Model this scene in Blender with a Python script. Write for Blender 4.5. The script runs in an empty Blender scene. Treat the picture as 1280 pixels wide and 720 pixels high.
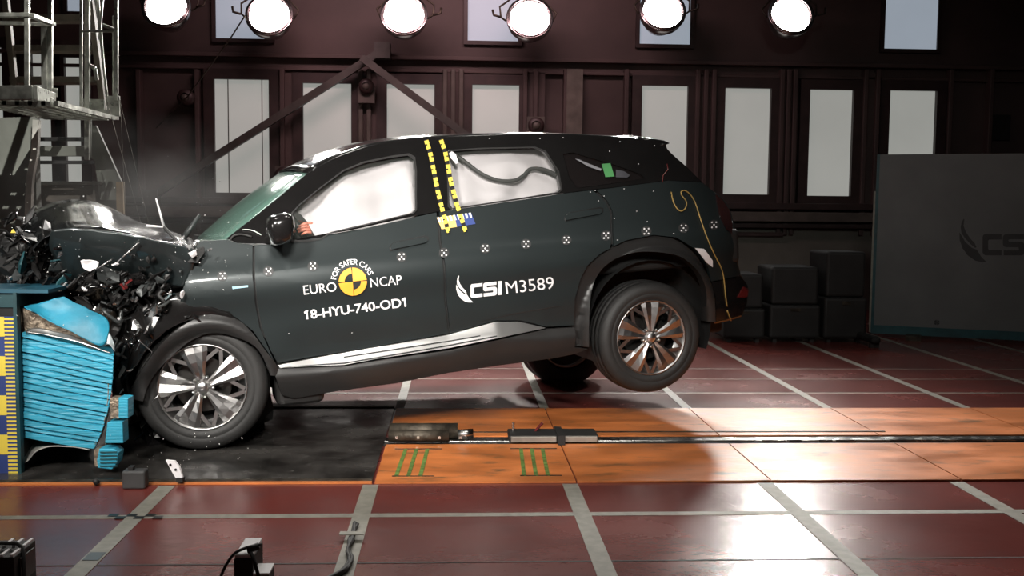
import bpy, bmesh, math, random
from math import sin, cos, pi, atan, radians, sqrt
from mathutils import Vector, Matrix, noise
from mathutils.geometry import tessellate_polygon
random.seed(7)
scene = bpy.context.scene
COL = scene.collection

# ------------------------------------------------------------------ camera
FPX = 1300.0
CAMZ = 1.36
yaw, pitch, roll = atan(70 / FPX), atan(103 / FPX), radians(0.55)
CP = Vector((0, 0, CAMZ))
fwd = Vector((sin(yaw) * cos(pitch), cos(yaw) * cos(pitch), -sin(pitch)))
r0 = Vector((cos(yaw), -sin(yaw), 0)); u0 = r0.cross(fwd)
upv = u0 * cos(roll) - r0 * sin(roll)
rtv = r0 * cos(roll) + u0 * sin(roll)
cam_d = bpy.data.cameras.new('camera'); cam = bpy.data.objects.new('camera', cam_d); COL.objects.link(cam)
cam_d.sensor_width = 36; cam_d.lens = FPX / 1280 * 36; cam_d.clip_start = .05; cam_d.clip_end = 100
M = Matrix((rtv, upv, -fwd)).transposed().to_4x4(); M.translation = CP
cam.matrix_world = M
scene.camera = cam
# ------------------------------------------------------------------ world, exposure, lights
scene.view_settings.view_transform = 'Standard'; scene.view_settings.look = 'None'
scene.view_settings.exposure = 0.0; scene.view_settings.gamma = 1
w = bpy.data.worlds.new('world'); scene.world = w; w.use_nodes = True
w.node_tree.nodes['Background'].inputs[0].default_value = (.8, .9, 1, 1)
w.node_tree.nodes['Background'].inputs[1].default_value = .02

def area(loc, target, size, power, col=(1, .96, .9), spread=150, shape='DISK', sy=None):
    l = bpy.data.lights.new('area_light', 'AREA'); l.energy = power; l.color = col
    l.shape = shape; l.size = size; l.spread = radians(spread)
    if sy: l.size_y = sy
    o = bpy.data.objects.new('area_light', l); COL.objects.link(o); o.location = loc
    o.rotation_euler = (Vector(target) - Vector(loc)).to_track_quat('-Z', 'Y').to_euler()
    return o
# the hall's floodlight banks hanging over the track (out of frame)
for x, p, sp, ty_ in ((-3.0, 62, 78, 6.4), (-1.7, 66, 78, 6.6), (-.4, 76, 78, 6.7), (.9, 66, 72, 6.2), (2.3, 44, 50, 5.1)):
    area((x, 9.6, 4.9), (x * .85 + .1, ty_, 0), .4, p * .3, spread=sp)
for x in (-2.0, -.3, 1.4):
    area((x, 5.0, 4.8), (x, 5.6, 0), .45, 8, spread=90)
# bank above and behind the high-speed cameras
area((-2.0, 1.2, 3.4), (-.9, 5.9, .8), .8, 30, spread=46)
area((-.1, .6, 3.3), (.0, 6.2, .8), .8, 26, spread=44)
area((-3.0, 3.4, 1.6), (-2.0, 5.5, .6), .6, 6, spread=80)
# lamp shining down through the platform grating
area((-1.6, 5.6, 5.0), (-3.75, 9.0, 1.5), .035, 7, spread=22)
# dim fill light added to lift the grey board
area((2.2, 4.2, 4.6), (4.0, 10.5, 1.2), .6, 9, spread=60)
# reddish wall light, added in place of the pink lens glare round the lamps
area((-.3, 11.4, 4.7), (-.2, 13.8, 2.8), 4.0, 68, col=(1, .64, .66), spread=140, shape='RECTANGLE', sy=.4)

# ------------------------------------------------------------------ helpers
def ray(px, py):
    return fwd + rtv * ((px - 640) / FPX) + upv * ((360 - py) / FPX)
def aty(px, py, Y):
    r = ray(px, py); return CP + r * (Y / r.y)
def atz(px, py, Z=0.0):
    r = ray(px, py); return CP + r * ((Z - CAMZ) / r.z)

MATS = {}
def mat(name, col, rough=.5, metal=0., noise_s=0., noise_a=.25, bump=0., bump_s=40., coat=0., emis=0., spec=.5, rvar=0., col2=None, alpha=1., trans=0., stretch=(1, 1, 1)):
    if name in MATS: return MATS[name]
    m = bpy.data.materials.new(name); m.use_nodes = True; MATS[name] = m
    nt = m.node_tree; b = nt.nodes['Principled BSDF']
    b.inputs['Base Color'].default_value = (*col, 1); b.inputs['Roughness'].default_value = rough
    b.inputs['Metallic'].default_value = metal; b.inputs['Coat Weight'].default_value = coat
    b.inputs['Coat Roughness'].default_value = .06
    b.inputs['Specular IOR Level'].default_value = spec; b.inputs['Alpha'].default_value = alpha
    b.inputs['Transmission Weight'].default_value = trans
    if emis:
        b.inputs['Emission Color'].default_value = (*col, 1); b.inputs['Emission Strength'].default_value = emis
    tc = nt.nodes.new('ShaderNodeTexCoord'); mp = nt.nodes.new('ShaderNodeMapping')
    nt.links.new(tc.outputs['Object'], mp.inputs[0]); mp.inputs['Scale'].default_value = stretch
    if noise_s == 0: noise_s = 6.0
    n = nt.nodes.new('ShaderNodeTexNoise'); n.inputs['Scale'].default_value = noise_s; n.inputs['Detail'].default_value = 6
    nt.links.new(mp.outputs[0], n.inputs['Vector'])
    r = nt.nodes.new('ShaderNodeValToRGB'); nt.links.new(n.outputs['Fac'], r.inputs[0])
    c2 = col2 if col2 else tuple(max(0, c * (1 - noise_a)) for c in col)
    c1 = col if col2 else tuple(c * (1 + noise_a) for c in col)
    r.color_ramp.elements[0].position = .35; r.color_ramp.elements[1].position = .65
    r.color_ramp.elements[0].color = (*c2, 1); r.color_ramp.elements[1].color = (*c1, 1)
    nt.links.new(r.outputs[0], b.inputs['Base Color'])
    if emis: nt.links.new(r.outputs[0], b.inputs['Emission Color'])
    if rvar:
        mr = nt.nodes.new('ShaderNodeMapRange'); nt.links.new(n.outputs['Fac'], mr.inputs[0])
        mr.inputs['From Min'].default_value = .3; mr.inputs['From Max'].default_value = .7
        mr.inputs['To Min'].default_value = max(0.02, rough - rvar); mr.inputs['To Max'].default_value = rough + rvar
        nt.links.new(mr.outputs[0], b.inputs['Roughness'])
    if bump:
        n2 = nt.nodes.new('ShaderNodeTexNoise'); n2.inputs['Scale'].default_value = bump_s; n2.inputs['Detail'].default_value = 5
        nt.links.new(mp.outputs[0], n2.inputs['Vector'])
        bp = nt.nodes.new('ShaderNodeBump'); bp.inputs['Strength'].default_value = bump; bp.inputs['Distance'].default_value = .02
        nt.links.new(n2.outputs['Fac'], bp.inputs['Height']); nt.links.new(bp.outputs[0], b.inputs['Normal'])
    return m

red_floor = mat('red_floor', (.15, .030, .024), .25, noise_s=1.3, rvar=.05, bump=.08, bump_s=9, col2=(.105, .026, .022), spec=.32)
orange = mat('orange_paint', (.62, .19, .05), .42, noise_s=2.2, rvar=.1, bump=.1, bump_s=14, col2=(.36, .11, .03), stretch=(1, 2.2, 1))
def grime(m, scale, lo, hi, col, stretch=(1, 1, 1)):
    nt = m.node_tree; b = nt.nodes['Principled BSDF']; src = b.inputs['Base Color'].links[0].from_socket
    tc = nt.nodes.new('ShaderNodeTexCoord'); mp = nt.nodes.new('ShaderNodeMapping'); mp.inputs['Scale'].default_value = stretch
    n = nt.nodes.new('ShaderNodeTexNoise'); n.inputs['Scale'].default_value = scale; n.inputs['Detail'].default_value = 8; n.inputs['Roughness'].default_value = .65
    nt.links.new(tc.outputs['Object'], mp.inputs[0]); nt.links.new(mp.outputs[0], n.inputs['Vector'])
    r = nt.nodes.new('ShaderNodeMapRange'); r.inputs['From Min'].default_value = lo; r.inputs['From Max'].default_value = hi
    nt.links.new(n.outputs['Fac'], r.inputs[0])
    mx = nt.nodes.new('ShaderNodeMixRGB'); mx.inputs[2].default_value = (*col, 1)
    nt.links.new(r.outputs[0], mx.inputs[0]); nt.links.new(src, mx.inputs[1]); nt.links.new(mx.outputs[0], b.inputs['Base Color'])
grime(orange, 3.2, .56, .72, (.10, .065, .03), (1, 2.6, 1))
grime(red_floor, 2.0, .5, .9, (.08, .04, .04), (1, 1.6, 1))
tape_m = mat('tape', (.19, .18, .15), .6, noise_s=20, noise_a=.15)
black_mat = mat('black_steel', (.03, .028, .026), .2, noise_s=4, rvar=.12, bump=.08, bump_s=6, noise_a=.6)
dark_hole = mat('dark_hole', (.006, .006, .006), .7)
steel = mat('steel', (.5, .5, .48), .25, metal=1., noise_s=12, rvar=.08)
dull_steel = mat('dull_steel', (.06, .05, .038), .55, metal=.7, noise_s=14, noise_a=.5, bump=.3)
grime(black_mat, 30, .62, .74, (.16, .15, .14))
green_p = mat('green_paint', (.10, .17, .035), .6, noise_s=30, noise_a=.4)
wall_m = mat('wall_brown', (.06, .04, .037), .65, noise_s=1.2, noise_a=.2, bump=.1, bump_s=8)
frame_m = mat('window_frame', (.03, .017, .016), .5)
rail_m = mat('wall_trim', (.075, .065, .055), .6, noise_a=.2)
lowwall = mat('lower_wall', (.085, .085, .072), .8, noise_s=1.5, noise_a=.25)
pane_lo = mat('pane_frosted', (.28, .285, .265), .5, emis=1.0, noise_s=.7, noise_a=.05)
pane_up = mat('pane_frosted_blue', (.27, .31, .36), .5, emis=.95, noise_s=.7, noise_a=.05)
ceil_m = mat('ceiling_dark', (.03, .03, .03), .9)
galv = mat('galvanised', (.40, .41, .37), .35, metal=.85, noise_s=15, noise_a=.25, rvar=.1)
galv_b = mat('stair_paint', (.20, .18, .145), .6, noise_a=.2)
grey_panel = mat('grey_green_panel', (.15, .16, .14), .7, noise_s=3, noise_a=.15)
lamp_on = mat('lamp_glow', (1, .97, .95), .5, emis=45)
lamp_body = mat('lamp_body', (.5, .46, .46), .25, metal=1.)
paint = mat('car_paint', (.022, .029, .030), .36, metal=.35, noise_s=3, noise_a=.04, coat=.6)
gloss_blk = mat('gloss_black', (.009, .0085, .0085), .14, coat=.6, noise_a=.1)
plastic = mat('arch_plastic', (.017, .0163, .016), .38, bump=.05, bump_s=400, noise_a=.08)
rubber = mat('rubber', (.02, .0195, .019), .62, bump=.1, bump_s=90, noise_a=.15)
alloy = mat('alloy', (.50, .49, .485), .33, metal=1., noise_a=.05)
alloy_dk = mat('alloy_dark', (.06, .055, .055), .3, metal=.8, noise_a=.1)
chrome = mat('satin_chrome', (.75, .74, .73), .3, metal=1., noise_a=.04)
bag = mat('airbag_fabric', (.50, .475, .485), .8, noise_s=2.5, noise_a=.03, bump=.25, bump_s=6)
white = mat('white_vinyl', (.78, .76, .77), .5, noise_a=.02)
yellow = mat('yellow_vinyl', (.82, .63, .08), .5, noise_a=.06)
orange_y = mat('roundel_yellow', (.80, .39, .045), .45, noise_a=.05)
blk_vinyl = mat('black_vinyl', (.008, .008, .008), .4)
blue_v = mat('blue_vinyl', (.03, .055, .21), .5, noise_a=.15)
green_v = mat('green_sticker', (.07, .27, .09), .5, noise_a=.1)
blueh = mat('blue_honeycomb', (.035, .33, .48), .42, noise_s=5, noise_a=.2, bump=.35, bump_s=5, stretch=(1, 1, 16))
blue_sheet = mat('blue_sheet', (.02, .24, .36), .5, noise_s=6, noise_a=.25, bump=.3, bump_s=12)
alu = mat('aluminium_sheet', (.66, .64, .62), .3, metal=.9, noise_s=8, noise_a=.15, bump=.2, bump_s=10)
alu_brown = mat('aluminium_core', (.30, .24, .18), .5, metal=.6, noise_s=30, noise_a=.5, bump=.8, bump_s=60)
teal = mat('teal_frame', (.012, .06, .07), .5, noise_a=.3)
skin_m = mat('dummy_skin', (.50, .17, .11), .55, noise_s=9, noise_a=.12)
seat_m = mat('seat_fabric', (.03, .03, .03), .8)
wire_y = mat('cable_yellow', (.36, .24, .07), .5)
redlens = mat('red_lens', (.13, .018, .018), .15, coat=.5)
board_m = mat('grey_board', (.11, .115, .115), .6, noise_s=2, noise_a=.12)
board_ink = mat('board_ink', (.022, .024, .026), .5)
dark_eq = mat('dark_equipment', (.010, .0098, .0095), .65, noise_a=.3)
lens_m = mat('tail_lens', (.03, .012, .012), .12, coat=.8)

def glass(name, col, alpha, rough=.03):
    m = bpy.data.materials.new(name); m.use_nodes = True; nt = m.node_tree
    b = nt.nodes['Principled BSDF']; b.inputs['Base Color'].default_value = (*col, 1)
    b.inputs['Roughness'].default_value = rough; b.inputs['Alpha'].default_value = alpha
    return m
screen_m = glass('windshield_glass', (.12, .22, .18), .62, .10)
win_m = glass('clear_glass', (.5, .55, .5), .05)
priv_m = glass('privacy_glass', (.012, .01, .01), .92)

def link(name, me, m=None, parent=None, smooth=False):
    o = bpy.data.objects.new(name, me); COL.objects.link(o)
    if m: me.materials.append(m)
    if smooth:
        for p in me.polygons: p.use_smooth = True
    if parent: o.parent = parent
    return o
def tag(o, label, cat, group=None, kind=None):
    if label: o['label'] = label
    if cat: o['category'] = cat
    if group: o['group'] = group
    if kind: o['kind'] = kind
    return o
def thing(name, label, cat, loc=(0, 0, 0), group=None):
    o = bpy.data.objects.new(name, None); COL.objects.link(o); o.location = loc; o.empty_display_size = .1
    return tag(o, label, cat, group)

class MB:
    def __init__(s, off=(0, 0, 0)): s.v = []; s.f = []; s.off = Vector(off)
    def add(s, vs, fs):
        n = len(s.v); s.v += [Vector(v) - s.off for v in vs]; s.f += [tuple(i + n for i in f) for f in fs]; return s
    def box(s, a, b):
        x0, y0, z0 = a; x1, y1, z1 = b
        return s.add([(x0, y0, z0), (x1, y0, z0), (x1, y1, z0), (x0, y1, z0), (x0, y0, z1), (x1, y0, z1), (x1, y1, z1), (x0, y1, z1)],
                     [(0, 3, 2, 1), (4, 5, 6, 7), (0, 1, 5, 4), (1, 2, 6, 5), (2, 3, 7, 6), (3, 0, 4, 7)])
    def bar(s, p, q, wx, wy, up=(0, 0, 1)):
        p = Vector(p); q = Vector(q); d = (q - p).normalized(); up = Vector(up)
        if abs(d.dot(up)) > .95: up = Vector((1, 0, 0))
        a = d.cross(up).normalized() * wx / 2; b = a.cross(d).normalized() * wy / 2
        return s.add([p - a - b, p + a - b, p + a + b, p - a + b, q - a - b, q + a - b, q + a + b, q - a + b],
                     [(0, 3, 2, 1), (4, 5, 6, 7), (0, 1, 5, 4), (1, 2, 6, 5), (2, 3, 7, 6), (3, 0, 4, 7)])
    def tube(s, pts, r, n=8, taper=None):
        pts = [Vector(p) for p in pts]; rings = []; ref = None
        for i, p in enumerate(pts):
            d = (pts[min(i + 1, len(pts) - 1)] - pts[max(i - 1, 0)]).normalized()
            if ref is None: ref = Vector((0, 0, 1)) if abs(d.z) < .9 else Vector((1, 0, 0))
            a = d.cross(ref).normalized(); ref = a.cross(d).normalized()
            rr = r if taper is None else r * taper[i]
            rings.append([p + a * rr * cos(2 * pi * k / n) + ref * rr * sin(2 * pi * k / n) for k in range(n)])
        vs = [v for rg in rings for v in rg]; fs = []
        for i in range(len(rings) - 1):
            for k in range(n):
                fs.append((i * n + k, i * n + (k + 1) % n, (i + 1) * n + (k + 1) % n, (i + 1) * n + k))
        fs.append(tuple(range(n - 1, -1, -1))); fs.append(tuple((len(rings) - 1) * n + k for k in range(n)))
        return s.add(vs, fs)
    def lathe(s, prof, n=48, axis='y', c=(0, 0, 0)):
        vs = []; fs = []; m = len(prof)
        for k in range(n):
            a = 2 * pi * k / n
            for (r, h) in prof:
                if axis == 'y': vs.append((c[0] + r * cos(a), c[1] + h, c[2] + r * sin(a)))
                elif axis == 'z': vs.append((c[0] + r * cos(a), c[1] + r * sin(a), c[2] + h))
                else: vs.append((c[0] + h, c[1] + r * cos(a), c[2] + r * sin(a)))
        for k in range(n):
            for i in range(m - 1):
                fs.append((k * m + i, k * m + i + 1, ((k + 1) % n) * m + i + 1, ((k + 1) % n) * m + i))
        return s.add(vs, fs)
    def mesh(s, name):
        me = bpy.data.meshes.new(name); me.from_pydata([tuple(v) for v in s.v], [], s.f)
        bm = bmesh.new(); bm.from_mesh(me); bmesh.ops.recalc_face_normals(bm, faces=bm.faces); bm.to_mesh(me); bm.free()
        return me
    def build(s, name, m, parent=None, smooth=False, bevel=0):
        o = link(name, s.mesh(name), m, parent, smooth)
        if bevel:
            b = o.modifiers.new('bevel', 'BEVEL'); b.width = bevel; b.segments = 3; b.limit_method = 'ANGLE'
        return o
def catmull(P, n):
    P = [Vector(p) for p in P]; out = []
    for i in range(len(P) - 1):
        a = P[max(i - 1, 0)]; b = P[i]; c = P[i + 1]; d = P[min(i + 2, len(P) - 1)]
        for k in range(n):
            t = k / n
            out.append(.5 * ((2 * b) + (c - a) * t + (2 * a - 5 * b + 4 * c - d) * t * t + (3 * b - a - 3 * c + d) * t ** 3))
    out.append(P[-1]); return out

# ------------------------------------------------------------------ room shell
WY = 13.8
def struct(name, mb, m, **k):
    o = mb.build(name, m, **k); o['kind'] = 'structure'; return o
floor = struct('floor', MB().box((-9, -2, -.2), (11, WY + .2, 0)), red_floor)
wall_back = struct('wall_back', MB().box((-9, WY, 0), (11, WY + .3, 6.2)), wall_m)
struct('wall_left', MB().box((-9.2, -2, 0), (-9, WY + .3, 6.2)), wall_m)
struct('wall_right', MB().box((11, -2, 0), (11.2, WY + .3, 6.2)), wall_m)
struct('wall_front', MB().box((-9.2, -2.2, 0), (11.2, -2, 6.2)), wall_m)
struct('ceiling', MB().box((-9.2, -2.2, 6.2), (11.2, WY + .3, 6.4)), ceil_m)

# tape grid on the floor (children of the floor)
def strip(x0, y0, x1, y1, m=tape_m, name='tape_line', z=.0025, par=floor):
    return MB().box((min(x0, x1), min(y0, y1), 0.0005), (max(x0, x1), max(y0, y1), z)).build(name, m, par)
YF, YN = atz(700, 512).y, atz(700, 604).y         # far and near edge of the track
GX0 = atz(499, 512).x; GW = .972
def gx(k): return GX0 + GW * k
YB = atz(700, 643).y
for k in range(-4, 7):
    strip(gx(k) - .03, YF + .01, gx(k) + .03, 12.2)
    strip(gx(k) - .073, 1.6, gx(k) + .003, YN - .02)
strip(-6, atz(700, 491.5).y - .014, 6.5, atz(700, 491.5).y + .014, z=.0018)
strip(-6, YB - .026, 6.5, YB + .026, z=.0018)
for yy in (461, 474):
    Y = atz(700, yy).y; strip(-6, Y - .008, 6.5, Y + .008, z=.0018)
for yy in (702,):
    Y = atz(700, yy).y; strip(-6, Y - .005, 6.5, Y + .005, dark_hole, 'floor_joint', .0015)
# checker marks on the crossing at the left
mk = MB(); c = Vector((gx(-1) - .035, YB, 0))
for i in range(6):
    for j in range(2):
        if (i + j) % 2: mk.box((c.x - .12 + i * .04, c.y - .035 + j * .035, .003), (c.x - .08 + i * .04, c.y + j * .035, .0045))
mk.build('checker_mark', blk_vinyl, floor)
MB().box((gx(-1) - .065, 3.93, .003), (gx(-1) - .005, 4.02, .0045)).build('checker_mark', blk_vinyl, floor)

# black steel pad under the impact zone + orange track plates
XM = atz(480, 555).x
MB().box((-6, YN + .06, .001), (XM, YF, .012)).build('steel_pad', black_mat, floor)
MB().box((-6, YN + .03, .001), (XM, YN + .06, .014)).build('pad_edge', dull_steel, floor)
MB().box((-6, YF, .001), (XM, YF + .05, .02)).build('pad_edge', dull_steel, floor)
MB().box((-6, YN - .0, .001), (XM, YN + .03, .008)).build('orange_line', orange, floor)
YS0, YS1 = atz(700, 557).y, atz(700, 546.5).y
edges = [XM + .01] + [gx(k) for k in range(1, 8)]
for i in range(len(edges) - 1):
    g = .004
    MB().box((edges[i] + g, YN, .001), (edges[i + 1] - g, YS0, .010)).build('track_plate', orange, floor)
    MB().box((edges[i] + g, YS1, .001), (edges[i + 1] - g, YF, .010)).build('track_plate', orange, floor)
MB().box((XM, YS0, .0005), (8, YS1, .002)).build('rail_channel', dark_hole, floor)
ym = (YS0 + YS1) / 2
MB().box((XM, ym - .045, .001), (8, ym + .04, .014)).build('rail', steel, floor, bevel=.004)
MB().box((atz(545, 540).x, YS1 + .08, .01), (atz(1105, 541).x, YS1 + .1, .014)).build('rail', dull_steel, floor)
for cx in (518, 670):
    g = MB(); p = atz(cx, 581)
    for i in range(3):
        x = p.x + (i - 1) * .06
        g.bar((x - .02, YN + .1, .0115), (x, YS0 - .12, .0115), .02, .003)
    g.build('green_mark', green_p, floor)
    g = MB(); g.box((p.x - .12, YS0 - .125, .0105), (p.x + .14, YS0 - .115, .0135)); g.box((p.x - .1, YN + .1, .0105), (p.x + .11, YN + .108, .0135))
    g.build('green_mark', dull_steel, floor)

# towing gear on the rail
tg = thing('towing_coupling', 'grubby steel towing cylinder lying along the floor rail beside the black pad', 'coupling', (atz(520, 550).x, ym, .01))
o = tg.location
def loc_mb(t): return MB(off=t.location)
x0, x1 = atz(488, 548).x, atz(572, 548).x
loc_mb(tg).tube([(x0, ym + .02, .06), (x1, ym + .02, .06)], .045, 16).build('cylinder', dull_steel, tg, True)
loc_mb(tg).tube([(x0, ym - .07, .05), (x1 - .05, ym - .07, .05)], .035, 16).build('cylinder', dull_steel, tg, True)
loc_mb(tg).tube([(x1, ym - .02, .045), (x1 + .09, ym - .02, .05)], .03, 12).build('rod', steel, tg, True)
for i in range(4): loc_mb(tg).box((x0 + .04 + i * .12, ym - .108, .04), (x0 + .055 + i * .12, ym - .1, .055)).build('bolt', steel, tg)
tr = thing('tow_trolley', 'low dark steel trolley with two bare bars on the rail under the rear door', 'trolley', (atz(690, 550).x, ym, .01))
a, b = atz(635, 550).x, atz(745, 550).x; mdl = atz(697, 550).x
loc_mb(tr).box((a, ym - .08, .012), (b, ym + .12, .05)).build('body', dark_eq, tr, bevel=.006)
loc_mb(tr).box((a + .01, ym - .1, .016), (mdl - .02, ym - .075, .05)).build('side_bar', mat('worn_bar', (.28, .26, .23), .5, metal=.6), tr, bevel=.003)
loc_mb(tr).box((mdl + .03, ym - .1, .016), (b - .01, ym - .075, .05)).build('side_bar', MATS['worn_bar'], tr, bevel=.003)
loc_mb(tr).box((mdl - .015, ym - .15, .012), (mdl + .025, ym + .1, .066)).build('clamp', dark_eq, tr)
loc_mb(tr).tube([(a + .03, ym + .05, .05), (a + .03, ym + .05, .1)], .008).build('pin', steel, tr)
loc_mb(tr).tube([(a + .16, ym + .05, .05), (a + .2, ym + .04, .1)], .008).build('pin', redlens, tr)

# ------------------------------------------------------------------ back wall: windows, ribs, trims
def wx(px): return aty(px, 200, WY).x
def wz(py, px=700): return aty(px, py, WY).z
WIN = [(270, 338, 100, 241, 0), (380, 440, 105, 243, 0), (484, 543, 106, 243, 0), (590, 648, 107, 244, 0), (800, 857, 108, 244, 0),
       (903, 960, 111, 243, 0), (1008, 1062, 113, 245, 0), (1107, 1165, 114, 247, 0), (44, 67, 64, 228, 0), (85, 104, 73, 228, 0), (-40, 8, 60, 228, 0),
       (270, 338, -90, 49, 1), (585, 648, -90, 52, 1), (800, 863, -90, 56, 1), (1106, 1172, -90, 62, 1), (85, 104, -60, 15, 1)]
for i, (a, b, t, bt, up) in enumerate(WIN):
    cx = (a + b) / 2
    X0, X1 = aty(a, (t + bt) / 2, WY).x, aty(b, (t + bt) / 2, WY).x
    Z1, Z0 = aty(cx, t, WY).z, aty(cx, bt, WY).z
    f = MB(); fw, fd = (.13, .10) if not up else (.05, .06)
    f.box((X0 - fw, WY - fd, Z0 - fw), (X0, WY, Z1 + fw)); f.box((X1, WY - fd, Z0 - fw), (X1 + fw, WY, Z1 + fw))
    f.box((X0, WY - fd, Z0 - fw), (X1, WY, Z0)); f.box((X0, WY - fd, Z1), (X1, WY, Z1 + fw))
    o = f.build('window_%d' % (i + 1), frame_m); o['kind'] = 'structure'
    MB().box((X0, WY - .03, Z0), (X1, WY - .01, Z1)).build('pane', pane_up if up else pane_lo, o)
    if i == 0:
        for q in (.24, .86):
            xx = X0 + (X1 - X0) * q
            MB().box((xx - .006, WY - .035, Z0), (xx + .006, WY - .03, Z1)).build('glazing_bar', rail_m, o)
# vertical ribs of the wall
ribs = [178, 250, 355, 452, 462, 556, 566, 576, 655, 668, 705, 722, 780, 868, 878, 888, 972, 980, 988, 1075, 1090, 1180, 1230]
for i, px in enumerate(ribs):
    x = wx(px)
    MB().box((x - .03, WY - .14, 1.0), (x + .03, WY, wz(88, px))).build('wall_rib', rail_m if 440 < px < 600 else wall_m, wall_back, bevel=.012)
x = wx(717)
MB().box((x - .12, WY - .16, 1.0), (x + .09, WY - .02, wz(88))).build('wall_panel', mat('pale_column', (.10, .09, .075), .6), wall_back)
for px in (462, 568, 878, 980, 1085, 668, 362):
    x = wx(px)
    MB().box((x - .12, WY - .08, 1.0), (x + .12, WY - .0, wz(92, px))).build('wall_panel', wall_m, wall_back)
tn = 1
for (y0, y1, dep, m) in ((254, 262, .2, frame_m), (265, 277, .26, rail_m), (279, 285, .2, frame_m), (79, 84, .12, wall_m), (95, 99, .08, wall_m)):
    Z1, Z0 = wz(y0, 980), wz(y1, 980)
    struct('trim_%d' % tn, MB().box((-9, WY - dep, Z0), (11, WY, Z1)), m, bevel=.01); tn += 1
MB().box((-9, WY - .1, 0), (11, WY, wz(286, 980))).build('lower_panel', lowwall, wall_back)
for px in (1000,):
    MB().box((wx(870), WY - .16, wz(295, 980)), (wx(977), WY - .1, wz(290, 980))).build('cable_duct', frame_m, wall_back)
# round wall fixtures of unknown use
def fixture(px, py, r, plate, label):
    p = aty(px, py, WY - .22)
    t = thing('round_fixture', label, 'wall_fitting', (p.x, p.y, p.z)); k = (WY - .2) / FPX
    if plate:
        dx, dz, s = plate
        loc_mb(t).box((p.x + (dx - s) * k, p.y + .0, p.z + (dz - s) * k), (p.x + (dx + s) * k, p.y + .08, p.z + (dz + s) * k)).build('back_plate', rail_m, t)
    loc_mb(t).lathe([(r * .55 * k, -.06), (r * k, -.05), (r * 1.05 * k, .0), (r * k, .22)], 32, 'y', p).build('ring', frame_m, t, True)
    loc_mb(t).lathe([(0.001, -.05), (r * .5 * k, -.045), (r * .55 * k, .0)], 24, 'y', p).build('dome', rail_m, t, True)
fixture(232, 122, 9.5, None, 'dark ring with grey centre on the wall left of the first large pane')
fixture(458, 108, 9, (0, -10, 10), 'dark ring with grey disc and pale plate below it between two panes')
fixture(355, 220, 11, (0, 1, 11), 'square plate with dark ring low beside the diagonal brace')
fixture(670, 157, 10, (0, 0, 11), 'square plate with dark ring just above the car roof')
ob = MB().box(tuple(aty(1238, 175, WY - .05)), (aty(1260, 175, WY).x, WY, aty(1260, 144, WY).z)).build('wall_socket_box', dark_eq)
tag(ob, 'small dark box high on the wall at the far right above the grey board', 'box')
# diagonal braces in front of the wall
t = MB(); t.bar(aty(188, 247, 13.5), aty(480, 62, 13.5), .085, .09); q = aty(188, 247, 13.5); t.box((q.x - .1, 13.45, q.z - .1), (q.x + .1, WY - .15, q.z + .1)); q = aty(478, 63, 13.5); t.box((q.x - .1, 13.45, q.z - .1), (q.x + .1, WY - .15, q.z + .1))
tag(t.build('diagonal_brace', mat('brace', (.05, .045, .04), .5)), 'long dark diagonal steel brace rising across the two left panes', 'beam')
t = MB(); t.bar(aty(452, 72, 13.35), aty(600, 182, 13.35), .085, .09); q = aty(600, 182, 13.35); t.box((q.x - .06, 13.3, q.z - .08), (q.x + .06, WY - .15, q.z + .08))
tag(t.build('diagonal_brace', MATS['brace']), 'short dark diagonal steel brace falling to the car roof', 'beam')

# ------------------------------------------------------------------ floodlights
LY = 13.1
lamps = [(208, 10, 'leftmost hanging floodlight, alone beside the steel stair'), (337, 20, 'lit floodlight with hooked bracket over the first high pane'),
         (505, 20, 'third lit floodlight from the left, over plain dark wall'), (662, 24, 'lit floodlight overlapping the right edge of the second high pane'),
         (828, 15, 'lit floodlight covering the high pane above the rear of the car'), (988, 20, 'rightmost lit floodlight of the hanging row')]
for i, (px, py, lb) in enumerate(lamps):
    p = aty(px, py, LY); k = LY / FPX; r = 26 * k
    t = thing('floodlight', lb, 'lamp', p, 'hanging floodlights')
    tilt = Matrix.Rotation(radians(-22), 4, 'X')
    def put(mb, nm, m, sm=True):
        o = mb.build(nm, m, t, sm); o.matrix_local = tilt; return o
    put(MB().lathe([(r * .93, -.02), (r * 1.1, -.05), (r * 1.12, -.02), (r * 1.05, .08), (r * .7, .26), (r * .3, .34), (0.001, .35)], 40), 'housing', lamp_body)
    put(MB().lathe([(0.001, .0), (r * .93, -.0), (r * .93, .01), (0.001, .012)], 40), 'lens', lamp_on)
    put(MB().lathe([(r * .96, -.05), (r * 1.04, -.06), (r * 1.04, -.03), (r * .96, -.03)], 40), 'rim', lamp_body)
    q_ = Vector(p) + Vector((0, -.09, -.03))
    area(q_, (p.x * .3, 5.2, 0.2), r * 1.7, (46, 50, 60, 58, 38, 24)[i], spread=(100, 100, 100, 90, 60, 46)[i])
    bk = MB()
    if i in (1, 3):
        sgn = -1
    else: sgn = 1
    bk.tube([(sgn * r * 1.1, .05, 0), (sgn * r * 1.35, .05, .05), (sgn * r * 1.4, .05, .2), (0, .05, .5), (0, .05, 1.2)], .013, 8)
    bk.tube([(-sgn * r * 1.1, .05, 0), (-sgn * r * 1.3, .05, .12), (0, .05, .5)], .013, 8)
    bk.tube([(sgn * r * 1.35, .0, .02), (sgn * r * 1.7, .0, .05), (sgn * r * 1.75, .0, .12)], .015, 8)
    put(bk, 'bracket', dull_steel)
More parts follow.
